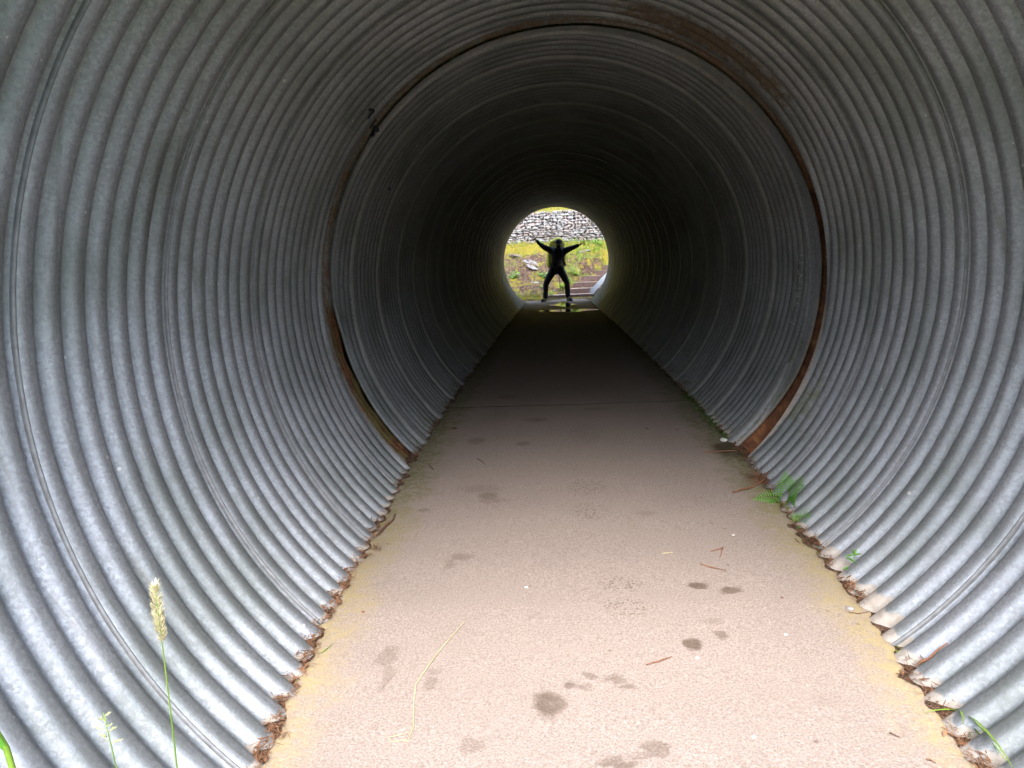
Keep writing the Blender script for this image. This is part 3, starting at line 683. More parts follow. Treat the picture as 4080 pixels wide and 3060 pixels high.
def frond(mb, stemmb, base, d, L, W, droop=.4, n=14, upv=Vector((0, 0, 1))):
    d = Vector(d).normalized(); pts = []
    for i in range(n+1):
        u = i/n; pts.append(Vector(base) + d*(L*u) - Vector((0, 0, 1))*(droop*L*u*u))
    stemmb.tube(pts, [.0022*(1-.8*i/n)*max(1, L/.12)*.6 for i in range(n+1)], 4)
    for i in range(1, n+1):
        u = i/n; t = (pts[i]-pts[i-1]).normalized(); s = t.cross(upv).normalized(); nr = s.cross(t).normalized()
        wl = W*(math.sin(math.pi*(u*.86+.10)))**.8*(1.05-u*.8)
        for sg in (-1, 1):
            leafshape(mb, pts[i], s*sg + t*.35, nr, max(wl, .004), L/n*.66, .18, 5, .45)
def fern(loc, fronds, label, mat=M_FERN, cat='fern', group=None, upv=Vector((0, 0, 1))):
    e = empty('fern', loc, label=label, cat=cat, group=group)
    for d, L, W, dr in fronds:
        lm, sm_ = MB(), MB(); frond(lm, sm_, loc, d, L, W, dr, upv=upv); f = lm.build('frond', mat, e, smooth=False); sm_.build('stalk', mat, f)
    return e

# far-side vegetation
gm, dm, mm = MB(), MB(), MB()
def hza(xa, ya): return hill_z(xa[None], ya[None])[0]
XA = rng.uniform(-2.3, 2.6, 5200); YA = rng.uniform(21.5, 26.35, 5200); ZA = hza(XA, YA); PA = fbm(np.stack([XA, YA, 0*XA], -1), 1.6, 2)
for i in range(5200):
    x, y = float(XA[i]), float(YA[i])
    lim = np.interp(y, [s[0] for s in STEPS], [s[2] for s in STEPS])
    if x > lim-.06: continue
    p = float(PA[i]); kx = float(ss(-.2, .5, np.array(x)))
    want = .34 + .75*kx - (.25 if (x < 0 and y > 25) else 0) + (.5 if p > .56 else 0) - (.45 if (kx < .4 and y < 24.6 and y > 22.1) else 0)
    if rng.random() > want*.8: continue
    zz = float(ZA[i])-.01; tgt = dm if rng.random() < (.3 if kx > .5 else .55) else gm
    for b_ in range(4): blade(tgt, (x+rng.normal(0, .02), y+rng.normal(0, .02), zz), rng.uniform(.06, .26), rng.uniform(.2, 1.3), rng.random()*6.28, rng.uniform(.006, .013))
for i in range(260):           # tufts on top of the gabions
    x = rng.uniform(-2.3, 2.3)
    for b_ in range(4): blade(gm if rng.random() < .6 else dm, (x+rng.normal(0, .03), GY+rng.uniform(.0, .8), GZ1-.03), rng.uniform(.03, .09), rng.uniform(.3, 1.2), rng.random()*6.28, .01)
for i in range(700):
    x = rng.uniform(-3, 3); y = rng.uniform(27.35, 29.5); z_ = hz(x, y) if i % 4 == 0 else z_
    for b_ in range(3): blade(gm if rng.random() < .55 else dm, (x, y, z_-.1 if i % 4 else z_-.02), rng.uniform(.1, .3), rng.uniform(.3, 1.2), rng.random()*6.28, .014)
gm.build('grass', M_GRASS, smooth=False, kind='stuff', label='tufts of green grass growing over the bank beyond the exit', cat='grass')
dm.build('grass', M_DRYG, smooth=False, kind='stuff', label='dry straw coloured grass on the bank beyond the exit', cat='grass')
XA = np.concatenate([rng.uniform(-2.4, 2.4, 4200), rng.uniform(-1.9, .4, 2400), rng.uniform(-2.2, 1.6, 2400)]); YA = np.concatenate([rng.uniform(25.25, 26.4, 4200), rng.uniform(21.1, 22., 2400), rng.uniform(22, 25.3, 2400)])
ZA = hza(XA, YA); VA = vnoise(np.stack([XA, YA, 0*XA+3], -1), 2.6)
for i in range(9000):
    x, y = float(XA[i]), float(YA[i])
    lim = np.interp(y, [s[0] for s in STEPS], [s[2] for s in STEPS])
    if x > lim-.02 and y > 21.25: continue
    if VA[i] < (.35 if i < 6600 else .62): continue
    blade(mm, (x, y, float(ZA[i])-.008), rng.uniform(.015, .06), rng.uniform(.2, 1.), rng.random()*6.28, rng.uniform(.012, .03), 2)
mm.build('moss', M_MOSS, smooth=False, kind='stuff', label='yellow green moss mats on the ledge and ground beyond the exit', cat='moss')
for (x, y, L, lab) in [(-.02, 26.2, .34, 'fern against the gabion wall behind the yellow backpack'), (1.28, 26.2, .30, 'fern at the foot of the gabion wall on the far right'), (-.45, 26.2, .26, 'small fern by the gabion wall near the raised left hand'),
                       (-.42, 22.3, .20, 'bright green fern at knee height left of the person'), (.02, 21.9, .16, 'low leafy fern between the legs of the person')]:
    zz = hz(x, y); fr = []
    for k in range(8):
        a_ = k*2.4+x; fr.append(((math.cos(a_), math.sin(a_)*.6-.3, .9+.3*math.sin(k)), L*(.8+.3*math.sin(k*1.7)), L*.35, .5))
    fern((x, y, zz), fr, lab, M_WEED)
def bush(loc, n, L, W, label, mat=M_WEED):
    e = empty('leafy_weed', loc, label=label, cat='plant'); mb, st = MB(), MB()
    for i in range(n):
        a_ = i*2.4; h = rng.uniform(.02, L*1.6); rr_ = rng.uniform(.0, L*.9); c = Vector(loc)+Vector((math.cos(a_)*rr_, math.sin(a_)*rr_*.7, h))
        st.tube([Vector(loc)+Vector((math.cos(a_)*.01, math.sin(a_)*.01, 0)), c], .0025, 4)
        leafshape(mb, c, (math.cos(a_), math.sin(a_), rng.uniform(-.2, .5)), (0, -.3, 1), L*rng.uniform(.6, 1), W*rng.uniform(.7, 1.1), .25)
    mb.build('foliage', mat, e, smooth=False); st.build('stem', mat, e)
bush((-1.30, 23.1, hz(-1.30, 23.1)), 26, .13, .07, 'round leafed green weed at the left edge of the exit')
bush((-.38, 23.0, hz(-.38, 23.0)), 30, .12, .05, 'upright leafy weed beside the person on the left bank')
bush((1.45, 25.9, hz(1.45, 25.9)), 26, .14, .07, 'broad leafed plant under the gabion wall above the steps')
bush((.55, 23.5, hz(.55, 23.5)), 28, .15, .06, 'dark leafy plant beside the middle steps', M_GRASS)
bush((.18, 22.3, hz(.18, 22.3)), 34, .12, .06, 'mossy leaf clump behind the right leg of the person', M_GRASS)
bush((-.18, 21.75, hz(-.18, 21.75)), 18, .10, .06, 'pale leaf plant by the left boot of the person')

# ------------------------------------------------------------------ person
PY = 20.08; G0 = float(fz(PY))
M_SKIN = simple('skin', (.16, .09, .065), (.24, .14, .10), 20, .6, .05); M_JACKET = simple('black_jacket', (.012, .013, .016), (.03, .032, .038), 14, .7, .5, .02)
M_TROUS = simple('dark_trousers', (.018, .016, .024), (.04, .036, .05), 16, .8, .5, .02); M_BOOT = simple('black_boot', (.008, .008, .009), (.03, .03, .032), 20, .45, .3)
M_CAP = simple('dark_cap', (.02, .02, .024), (.05, .05, .058), 30, .8, .2); M_CAPB = simple('grey_cap_band', (.30, .31, .33), (.42, .43, .45), 30, .8, .2); M_HAIR = simple('dark_hair', (.02, .015, .012), (.05, .04, .03), 60, .8, .5)
M_YEL = simple('yellow_rain_cover', (.58, .55, .04), (.78, .74, .10), 10, .5, .3, .02); M_STRAP = simple('grey_strap', (.05, .055, .06), (.12, .13, .14), 30, .7, .1); M_POLE = simple('black_pole', (.01, .01, .011), (.03, .03, .03), 30, .4, 0)
def skin_mesh(name, nodes, edges, roots=(0,), sub=2):
    """nodes: list of (x,y,z,rx[,ry]); grows a continuous surface and returns the evaluated mesh"""
    me = bpy.data.meshes.new(name); me.from_pydata([n[:3] for n in nodes], edges, []); o = bpy.data.objects.new(name, me); COL.objects.link(o)
    m = o.modifiers.new('s', 'SKIN'); m.use_smooth_shade = True; m.branch_smoothing = .6
    if not me.skin_vertices: bpy.context.view_layer.update()
    for i, n in enumerate(nodes):
        sv = me.skin_vertices[0].data[i]; sv.radius = (n[3], n[4] if len(n) > 4 else n[3]); sv.use_root = i in roots
    sb = o.modifiers.new('d', 'SUBSURF'); sb.levels = sub; sb.render_levels = sub
    dg = bpy.context.evaluated_depsgraph_get(); out = bpy.data.meshes.new_from_object(o.evaluated_get(dg)); bpy.data.objects.remove(o); out.polygons.foreach_set('use_smooth', [True]*len(out.polygons)); out.name = name
    return out
def join_meshes(name, ms):
    bm = bmesh.new()
    for m in ms: bm.from_mesh(m)
    me = bpy.data.meshes.new(name); bm.to_mesh(me); bm.free(); me.polygons.foreach_set('use_smooth', [True]*len(me.polygons)); return me
per = empty('person', (0, PY, G0), label='person in dark rain clothes at the tunnel exit, arms flung up, knees bent', cat='person')
SH = {'L': Vector((-.115, PY, .265)), 'R': Vector((.235, PY, .245))}; EL = {'L': Vector((-.345, PY-.03, .385)), 'R': Vector((.44, PY-.04, .312))}; WR = {'L': Vector((-.512, PY-.08, .553)), 'R': Vector((.648, PY-.10, .392))}
HIP = {'L': Vector((-.085, PY+.02, -.25)), 'R': Vector((.115, PY+.02, -.25))}; KN = {'L': Vector((-.288, PY-.10, -.60)), 'R': Vector((.275, PY-.10, -.585))}; AN = {'L': Vector((-.318, PY+.04, -.975)), 'R': Vector((.292, PY+.04, -.97))}
pel = Vector((.012, PY+.03, -.22)); wai = Vector((.02, PY+.02, -.04)); che = Vector((.055, PY+.01, .17)); nek = Vector((.078, PY, .315)); hd1 = Vector((.082, PY-.02, .40)); hd2 = Vector((.083, PY-.02, .475)); hd3 = Vector((.083, PY-.01, .53))
nodes = [(*pel, .13, .10), (*wai, .125, .09), (*che, .145, .10), (*nek, .05), (*hd1, .068, .085), (*hd2, .075, .095), (*hd3, .055, .07)]
edges = [(0, 1), (1, 2), (2, 3), (3, 4), (4, 5), (5, 6)]
for sd_ in 'LR':
    i = len(nodes); nodes += [(*SH[sd_], .055), (*EL[sd_], .04), (*WR[sd_], .026)]; edges += [(2, i), (i, i+1), (i+1, i+2)]
    hdv = (WR[sd_]-EL[sd_]).normalized(); nodes.append((*(WR[sd_]+hdv*.045), .032, .018)); edges.append((i+2, i+3)); nodes.append((*(WR[sd_]+hdv*.085), .034, .014)); edges.append((i+3, i+4))
    i = len(nodes); mk = (KN[sd_]+AN[sd_])/2; nodes += [(*HIP[sd_], .085), (*((HIP[sd_]+KN[sd_])/2), .075), (*KN[sd_], .055), (*(KN[sd_].lerp(AN[sd_], .3)), .052), (*AN[sd_], .036), (*(AN[sd_]+Vector((-.05 if sd_ == 'L' else .05, -.13, -.07))), .032, .025)]
    edges += [(0, i), (i, i+1), (i+1, i+2), (i+2, i+3), (i+3, i+4), (i+4, i+5)]
parts = [skin_mesh('body', nodes, edges)]
for sd_ in 'LR':                       # fingers and thumbs, each its own short chain rooted in the palm
    hdv = (WR[sd_]-EL[sd_]).normalized(); acr = hdv.cross(Vector((0, 1, 0))).normalized(); acr = acr if acr.z < 0 else -acr     # towards the little finger side (down)
    pc = WR[sd_]+hdv*.05
    for k, (off, ln, sp) in enumerate([(-.030, .070, -.42), (-.010, .082, -.12), (.011, .076, .16), (.031, .060, .46)]):
        b0 = pc + hdv*.03 + acr*off; dv = (hdv + acr*sp).normalized(); b1 = b0+dv*ln*.5; b2 = b1+(dv+Vector((0, -.25, 0))).normalized()*ln*.32; b3 = b2+(dv+Vector((0, -.5, 0))).normalized()*ln*.28
        parts.append(skin_mesh('finger', [(*b0, .0105), (*b1, .0095), (*b2, .0085), (*b3, .007)], [(0, 1), (1, 2), (2, 3)], sub=1))
    b0 = WR[sd_]+hdv*.025-acr*.02; dv = (hdv*.6-acr*.9+Vector((0, -.2, 0))).normalized()
    parts.append(skin_mesh('thumb', [(*b0, .013), (*(b0+dv*.035), .011), (*(b0+dv*.065), .009)], [(0, 1), (1, 2)], sub=1))
fc = Vector((.083, PY-.10, .44))
parts.append(skin_mesh('nose', [(*(fc+Vector((0, .02, .02))), .011), (*(fc+Vector((0, -.012, -.012))), .014)], [(0, 1)], sub=1))
for sx in (-1, 1): parts.append(skin_mesh('ear', [(*(hd2+Vector((sx*.068, .005, -.035))), .012), (*(hd2+Vector((sx*.083, .015, -.015))), .015)], [(0, 1)], sub=1))
bodyo = link('body', join_meshes('body', parts), M_SKIN, per)
for sx in (-1, 1):
    mb = MB(); c = fc+Vector((sx*.03, .005, .018)); mb.tube([c+Vector((-.014, 0, 0)), c, c+Vector((.014, 0, 0))], [.003, .008, .003], 8); mb.build('eye', M_POLE, per)
mb = MB(); c = fc+Vector((0, .008, -.052)); mb.tube([c+Vector((-.024, .006, 0)), c, c+Vector((.024, .006, 0))], [.002, .006, .002], 8); mb.build('mouth', M_DARKLEAF, per)
mb = MB(); c = Vector((.083, PY-.055, .365))                                       # beard
mb.tube([c+Vector((0, .01, .045)), c+Vector((0, -.012, .0)), c+Vector((0, -.01, -.035)), c+Vector((0, 0, -.06))], [.055, .062, .048, .015], 12); mb.build('beard', M_HAIR, per)
# jacket
jn = [(*pel, .185, .13), (*wai, .18, .13), (*che, .20, .14), (*nek, .070)]; je = [(0, 1), (1, 2), (2, 3)]
for sd_ in 'LR':
    i = len(jn); cuff = EL[sd_].lerp(WR[sd_], .93); jn += [(*SH[sd_], .100), (*(SH[sd_].lerp(EL[sd_], .55)), .082), (*EL[sd_], .068), (*(EL[sd_].lerp(WR[sd_], .5)), .056), (*cuff, .046)]; je += [(2, i), (i, i+1), (i+1, i+2), (i+2, i+3), (i+3, i+4)]
jm = skin_mesh('jacket', jn, je)
for v in jm.vertices:
    n_ = mnoise.noise(v.co*16)*.010+mnoise.noise(v.co*34)*.005; v.co += v.normal*n_
link('jacket', jm, M_JACKET, per)
# trousers
tn = [(*pel, .165, .12)]; te = []
for sd_ in 'LR':
    i = len(tn); an = AN[sd_]+Vector((0, 0, -.035)); tn += [(*HIP[sd_], .125), (*(HIP[sd_].lerp(KN[sd_], .5)), .104), (*KN[sd_], .084), (*(KN[sd_].lerp(an, .4)), .076), (*an, .068)]; te += [(0, i), (i, i+1), (i+1, i+2), (i+2, i+3), (i+3, i+4)]
tm = skin_mesh('trousers', tn, te)
for v in tm.vertices: v.co += v.normal*(mnoise.noise(v.co*18)*.009+mnoise.noise(v.co*40)*.004)
link('trousers', tm, M_TROUS, per)
for sd_, sx in (('L', -1), ('R', 1)):
    an = AN[sd_]; toe = Vector((an.x+sx*.085, PY-.15, G0+.042)); heel = Vector((an.x-sx*.005, PY+.07, G0+.045)); mid = heel.lerp(toe, .55)
    bmh = skin_mesh('boot', [(*(an+Vector((0, .0, .03))), .055), (*(an+Vector((0, .01, -.04))), .056), (*(heel+Vector((0, -.01, .005))), .05, .045), (*mid, .052, .045), (*toe, .046, .036)], [(0, 1), (1, 2), (2, 3), (3, 4)])
    for v in bmh.vertices: v.co.z = max(v.co.z, G0+.012)
    bo = link('boot', bmh, M_BOOT, per)
    mb = MB(); ax = (toe-heel); ax.z = 0; axn = ax.normalized(); sn = axn.cross(Vector((0, 0, 1))); out = []
    for k in range(20):
        t2 = 2*math.pi*k/20; u = math.cos(t2); out.append((heel+toe)/2*1 + axn*u*(ax.length/2+.052) + sn*math.sin(t2)*(.056+.006*u))
    V = [(p.x, p.y, G0+.004) for p in out]+[(p.x, p.y, G0+.024) for p in out]
    mb.add(V, [tuple(range(20))[::-1], tuple(range(20, 40))]+[(k, (k+1) % 20, 20+(k+1) % 20, 20+k) for k in range(20)]); mb.build('sole', M_POLE, bo)
# cap with a pale band and a visor
def lathe(mb, prof_, c, sx=1., sy=1., n=20):
    V = []; F = []
    for r, z in prof_:
        for j in range(n): V.append((c[0]+sx*r*math.cos(2*math.pi*j/n), c[1]+sy*r*math.sin(2*math.pi*j/n), c[2]+z))
    for i in range(len(prof_)-1):
        for j in range(n): F.append((i*n+j, i*n+(j+1) % n, (i+1)*n+(j+1) % n, (i+1)*n+j))
    mb.add(V, F)
mb = MB(); lathe(mb, [(.093, -.03), (.097, .0), (.094, .035), (.075, .068), (.04, .085), (.001, .09)], (.083, PY-.015, .475), 1, 1.12)
capo = mb.build('cap', M_CAP, per)
mb = MB(); lathe(mb, [(.095, .022), (.0995, .022), (.0985, .046), (.092, .046)], (.083, PY-.015, .475), 1, 1.12); mb.build('cap_band', M_CAPB, capo)
mb = MB(); V = []; 
for k in range(13):
    t2 = math.pi*(1+k/12); u = math.cos(t2); q = math.sin(t2)
    V += [(.083+u*.094, PY-.015+q*.104, .452), (.083+u*.090, PY-.02+q*.175, .428+.012*abs(u)), (.083+u*.094, PY-.015+q*.104, .446), (.083+u*.090, PY-.02+q*.175, .422+.012*abs(u))]
F = []
for k in range(12): F += [(4*k, 4*k+1, 4*k+5, 4*k+4), (4*k+2, 4*k+6, 4*k+7, 4*k+3), (4*k+1, 4*k+3, 4*k+7, 4*k+5)]
mb.add(V, F); mb.build('visor', M_CAP, capo)
# backpack under a yellow rain cover
bp = empty('backpack', (.0, PY+.3, -.25), label='backpack under a bright yellow rain cover on the back of the person', cat='backpack')
bm = bmesh.new(); bmesh.ops.create_icosphere(bm, subdivisions=4, radius=1)
for v in bm.verts:
    p = v.co.copy(); m = max(abs(p.x), abs(p.y), abs(p.z)); p = p.lerp(p/m, .45)
    u = (p.z+1)/2; wdt = .285-.085*ss(.55, 1.0, u)+.012*math.sin(u*9)
    p = Vector((.0+u*.055+p.x*float(wdt), PY+.31+p.y*.17, -.25+u*.862)); p += mnoise.noise_vector(p*9)*.022 + mnoise.noise_vector(p*24)*.008; v.co = p
me = bpy.data.meshes.new('rain_cover'); bm.to_mesh(me); bm.free(); me.polygons.foreach_set('use_smooth', [True]*len(me.polygons)); link('rain_cover', me, M_YEL, bp)
for sx, sh_ in ((-1, SH['L']), (1, SH['R'])):
    mb = MB(); xx = sh_.x*.62+.02; side = Vector((1, 0, 0))
    pts = [(xx, PY+.17, .33), (xx, PY+.02, .375), (xx+.003, PY-.115, .27), (xx+.01*sx, PY-.155, .13), (xx+.03*sx, PY-.14, -.02), (xx+.075*sx, PY-.02, -.12), (xx+.08*sx, PY+.15, -.15)]
    mb.strip([Vector(p) for p in pts], [.05]*7, side); V2 = [Vector(v)+Vector((0, -.008, .004)) for v in mb.V]; n = len(mb.V); F = list(mb.F); mb.V += [tuple(v) for v in V2]; mb.F = F+[tuple(i+n for i in f) for f in F]
    mb.build('shoulder_strap', M_STRAP, bp)
mb = MB(); pts = [(.02+.175*math.cos(a_), PY+.03+.15*math.sin(a_), -.17) for a_ in np.linspace(math.pi*.9, math.pi*2.1, 16)]; mb.tube(pts, .018, 6); mb.build('hip_belt', M_STRAP, bp)
tp = empty('trekking_pole', (.089, PY+.3, -.8), label='black trekking pole hanging down behind the legs of the person', cat='pole')
mb = MB(); mb.tube([(.07, PY+.16, .0), (.083, PY+.16, -.24), (.087, PY+.16, -.6), (.092, PY+.16, -.79)], [.011, .010, .009, .008], 8); mb.build('shaft', M_POLE, tp)
mb = MB(); mb.tube([(.0918, PY+.16, -.785), (.0925, PY+.16, -.815)], [.007, .003], 6); mb.build('tip', M_STRAP, tp)
mb = MB(); lathe(mb, [(.004, 0), (.022, .002), (.022, .006), (.004, .01)], (.0905, PY+.16, -.74), n=12); mb.build('basket', M_POLE, tp)

# ------------------------------------------------------------------ near plants
def wf(x, y): return float(fz(y))
fern((.975, 3.42, wf(0, 3.42)-.005), [((.02, -.66, .70), .31, .11, .28), ((.12, .55, .75), .18, .075, .15), ((-.85, .10, .42), .17, .065, .40), ((-.9, -.35, .22), .13, .04, .3), ((-.25, -.75, .3), .12, .04, .5), ((-.10, -.65, .40), .15, .055, .2)], 'green fern with spread fronds at the right edge of the path', upv=Vector((-.5, -.55, .65)))
fern((.962, 3.16, wf(0, 3.16)-.004), [((.10, -.45, .8), .11, .06, .45), ((-.05, -.6, .6), .09, .045, .45), ((-.3, .5, .45), .08, .035, .4), ((-.4, -.3, .5), .07, .035, .4)], 'small young fern nearer than the big one at the right edge', M_WEED, upv=Vector((-.5, -.55, .65)))
def seedling(loc, h, pairs, L, W, label, lean=(0, 0)):
    e = empty('seedling', loc, label=label, cat='plant'); st, mb = MB(), MB(); L0 = Vector(loc); top = L0+Vector((lean[0], lean[1], h))
    st.tube([L0, L0.lerp(top, .5)+Vector((.002, 0, 0)), top], [.0022, .002, .0015], 6); st.build('stem', M_WEED, e)
    for k in range(pairs):
        u = .35+.62*k/max(1, pairs-1); c = L0.lerp(top, u); a0 = k*1.57+.35; sc = 1-.35*u*.6
        for s_ in (0, math.pi):
            mb = MB(); leafshape(mb, c, (math.cos(a0+s_), math.sin(a0+s_), .35), (0, 0, 1), L*sc, W*sc, .35, 6); mb.build('leaf', M_WEED, e, smooth=True)
    for s_ in (0, math.pi): mb = MB(); leafshape(mb, top, (math.cos(s_+.4)*.4, math.sin(s_+.4)*.4, 1), (math.cos(s_+.4), math.sin(s_+.4), .2), L*.55, W*.6, .1, 5); mb.build('leaf', M_WEED, e)
seedling((.972, 2.635, wf(0, 2.63)-.004), .080, 3, .048, .020, 'bright green seedling with paired leaves by the right wall', (.004, -.006))
seedling((1.02, 3.735, wf(0, 3.73)-.004), .016, 2, .024, .02, 'tiny round leafed plant above the twig pile', (0, 0))
seedling((.952, 3.315, wf(0, 3.3)-.004), .014, 2, .016, .014, 'trailing tiny leaves between the two ferns', (-.008, -.01))
seedling((.925, 3.09, wf(0, 3.09)-.003), .006, 2, .012, .010, 'single tiny clover leaf beside the young fern', (0, 0))
def tuft(loc, blades, label, mat=M_GRASS):
    mb = MB()
    for (d, L, wd, dr) in blades:
        d = Vector(d).normalized(); side = d.cross(Vector((0, 0, 1))).normalized(); pts = []
        for i in range(9): u = i/8; pts.append(Vector(loc)+d*L*u-Vector((0, 0, dr*L*u*u)))
        mb.strip(pts, [wd*(1-(i/8)**2.2)+.0004 for i in range(9)], (side+Vector((0, 0, .5))).normalized())
    return mb.build('grass_tuft', mat, smooth=False, label=label, cat='grass')
tuft((.945, 1.85, wf(0, 1.85)), [((-.5, -.12, .15), .11, .004, .2), ((-.10, -.85, .42), .34, .016, .30), ((-.06, -.9, .36), .27, .012, .3), ((-.08, -1, .24), .19, .010, .25), ((-.25, -.6, .5), .16, .008, .4), ((-.2, -.9, .2), .14, .004, .3), ((.0, -.95, .05), .18, .004, .1), ((.3, -.6, .5), .12, .005, .4)], 'green grass tuft arching along the right wall at the lower right')
tuft((.93, 2.10, wf(0, 2.1)), [((-.6, .5, .3), .06, .0022, .3), ((.5, -.3, .5), .07, .0022, .3), ((.1, -.8, .3), .08, .0022, .3), ((-.3, -.3, .5), .05, .002, .3), ((.8, .1, .3), .06, .002, .3), ((-.2, .8, .4), .07, .002, .4), ((.4, -.7, .2), .075, .002, .2)], 'wispy pale green sprig against the right wall')
mb = MB()
for i in range(900):
    y = rng.uniform(4.5, 6.0); x = float(edge_x(np.array([y]), 1)[0]) + rng.normal(-.01, .022); blade(mb, (x, y, wf(x, y)-.004), rng.uniform(.006, .022), rng.uniform(.3, 1.2), rng.random()*6.28, .009, 2)
for i in range(260):
    y = rng.uniform(2.0, 4.1); x = float(edge_x(np.array([y]), 1)[0]) + rng.normal(-.002, .012)
    if vnoise(np.array([[9., y, 1]]), 5.)[0] < .55: continue
    blade(mb, (x, y, wf(x, y)-.004), rng.uniform(.004, .012), rng.uniform(.3, 1.2), rng.random()*6.28, .005, 2)
mb.build('moss', M_MOSSG, smooth=False, kind='stuff', label='dark green moss creeping along the right edge past the joint', cat='moss')
# grass stems standing in front of the left wall
def spike(loc, top, headlen, label, dense=True):
    e = empty('grass_plant', loc, label=label, cat='grass'); b0, t0 = Vector(loc), Vector(top); d = (t0-b0); n = 12; pts = []
    for i in range(n+1): u = i/n; pts.append(b0+d*u+Vector((.012*math.sin(u*3.1), .0, 0)))
    neck = 1-headlen/d.length
    st = MB(); st.tube(pts, [.0024*(1-.72*i/n) for i in range(n+1)], 6); st.build('stalk', M_GRASS, e)
    hd = MB()
    if dense:
        for i in range(260):
            u = rng.random(); c = b0+d*(neck+(1-neck)*u)+Vector((.012*math.sin((neck+(1-neck)*u)*3.1), 0, 0)); r_ = .0085*math.sin(math.pi*(u*.85+.12))**.8; a_ = rng.random()*6.28
            q = Vector((math.cos(a_), math.sin(a_), .0)); leafshape(hd, c+q*r_*.4, q*.55+Vector((0, 0, 1)), q, rng.uniform(.008, .012), .0032, -.1, 3)
    else:
        for k in range(9):
            u = k/9; c = b0+d*(neck+(1-neck)*u); a_ = k*2.4; bl = .020*(1-u*.75); q = Vector((math.cos(a_), .4*math.sin(a_), .35)); tip = c+q*bl; hd.tube([c, tip], .0005, 4)
            for j in range(7): pz = c.lerp(tip, .35+.65*j/6); leafshape(hd, pz, q+Vector((rng.normal(0, .4), rng.normal(0, .4), .5)), (0, -1, .2), .0055, .0022, .0, 3)
    hd.build('seed_head', M_SEED if dense else leaf_pan, e, smooth=False); return e
leaf_pan = leaf_mat('panicle', (.42, .45, .22), (.62, .62, .36), .25)
spike((-.74*.97, .97, -1.12), (-.700*.97, .97, .1814+(-.278-.1814)*.97), .088, 'tall grass stem with a dense pale seed head at lower left')
spike((-.79*.97, .97, -1.12), (-.808*.97, .97, .1814+(-.485-.1814)*.97), .052, 'shorter grass stem with an open seed head at lower left', False)
e = empty('grass_plant', (-.93, .96, -1.12), label='thick green grass stem with a leaf at the left picture edge', cat='grass')
mb = MB(); mb.tube([(-.90, .96, -1.12), (-.925, .96, -.60), (-.936, .96, -.515), (-.955, .96, -.46)], [.0042, .0042, .0045, .002], 8); mb.build('stalk', M_GRASS, e)
mb = MB(); mb.strip([Vector((-.936, .957, -.515)), Vector((-.945, .95, -.485)), Vector((-.957, .945, -.45)), Vector((-.985, .94, -.40))], [.007, .013, .012, .002], Vector((.9, .3, .3)).normalized()); mb.build('leaf', M_FERN, e)

# ------------------------------------------------------------------ twigs, straw, leaves and stones on the path
M_TWIG = simple('brown_twig', (.07, .03, .018), (.20, .10, .06), 60, .85, .4, .002); M_TWIGR = simple('red_brown_twig', (.16, .06, .03), (.32, .15, .08), 60, .85, .4, .002); M_STRAW = simple('pale_straw', (.46, .40, .20), (.66, .58, .36), 30, .7, .1)
def twig(pts, r, label, mat=M_TWIG, lift=.0, name='twig', wig=.004):
    P3 = []; k = len(pts)
    for i in range(k-1):
        for j in range(4):
            u = j/4; x = pts[i][0]*(1-u)+pts[i+1][0]*u; y = pts[i][1]*(1-u)+pts[i+1][1]*u; dzv = (pts[i][2] if len(pts[i]) > 2 else 0)*(1-u)+(pts[i+1][2] if len(pts[i+1]) > 2 else 0)*u; P3.append((x+rng.normal(0, wig*.35), y+rng.normal(0, wig*.35), wf(x, y)+r+.003+dzv+lift))
    x, y = pts[-1][:2]; P3.append((x, y, wf(x, y)+r+.003+(pts[-1][2] if len(pts[-1]) > 2 else 0)+lift))
    mb = MB(); n = len(P3); mb.tube(P3, [r*(1-.45*abs(2*i/(n-1)-.7))*(1+.25*rng.random()) for i in range(n)], 6)
    return mb.build(name, mat, label=label, cat='twig' if name == 'twig' else 'straw')
twig([(.44, 2.735), (.483, 2.698), (.526, 2.672)], .0022, 'thin brown twig lying just above the pair of damp spots', M_TWIGR)
twig([(.503, 2.853), (.561, 2.887), (.54, 2.83), (.527, 2.795)], .002, 'bent twig folded into a hook on the right of the path', M_TWIGR)
twig([(.151, 2.062), (.2, 2.085), (.233, 2.106)], .002, 'reddish twig right of the round damp stain', M_TWIGR)
twig([(.309, 2.842), (.357, 2.851)], .0018, 'short pale splinter in the middle of the path', M_STRAW, wig=.001)
twig([(-.908, 3.081), (-.893, 3.194), (-.875, 3.258), (-.879, 3.33)], .0065, 'thick dark stick beside the left edge of the path')
twig([(-.849, 4.12), (-.803, 4.027)], .0022, 'small curved twig near the left wall before the joint')
twig([(-.575, 4.217), (-.513, 4.088)], .0026, 'straight thin twig left of centre level with the joint')
twig([(.726, 1.755), (.745, 1.738)], .0016, 'tiny dark twig at the lower right of the path')
twig([(.772, 1.66), (.787, 1.646)], .0022, 'tiny bark flake at the very bottom right', M_TWIGR)
twig([(.852, 2.349), (.884, 2.336), (.923, 2.352)], .0016, 'curved thin twig beside the grey pebble')
twig([(.873, 2.965), (.877, 2.911)], .0018, 'short dark twig left of the pine cone')
twig([(-.871, 2.145), (-.858, 2.165), (-.846, 2.197)], .0016, 'olive green stalk near the left edge', M_GRASS)
twig([(.739, 4.204), (.841, 4.235), (.95, 4.235)], .0032, 'long red brown twig pointing at the rusted joint', M_TWIGR)
twig([(.754, 3.534), (.866, 3.605), (.943, 3.675, .012), (.985, 3.75, .03)], .0045, 'long curved twig sticking out of the needle pile', M_TWIGR)
twig([(.93, 2.045), (.965, 2.04, .03), (1.004, 2.03, .078)], .0038, 'forked brown twig leaning on the right wall', M_TWIGR)
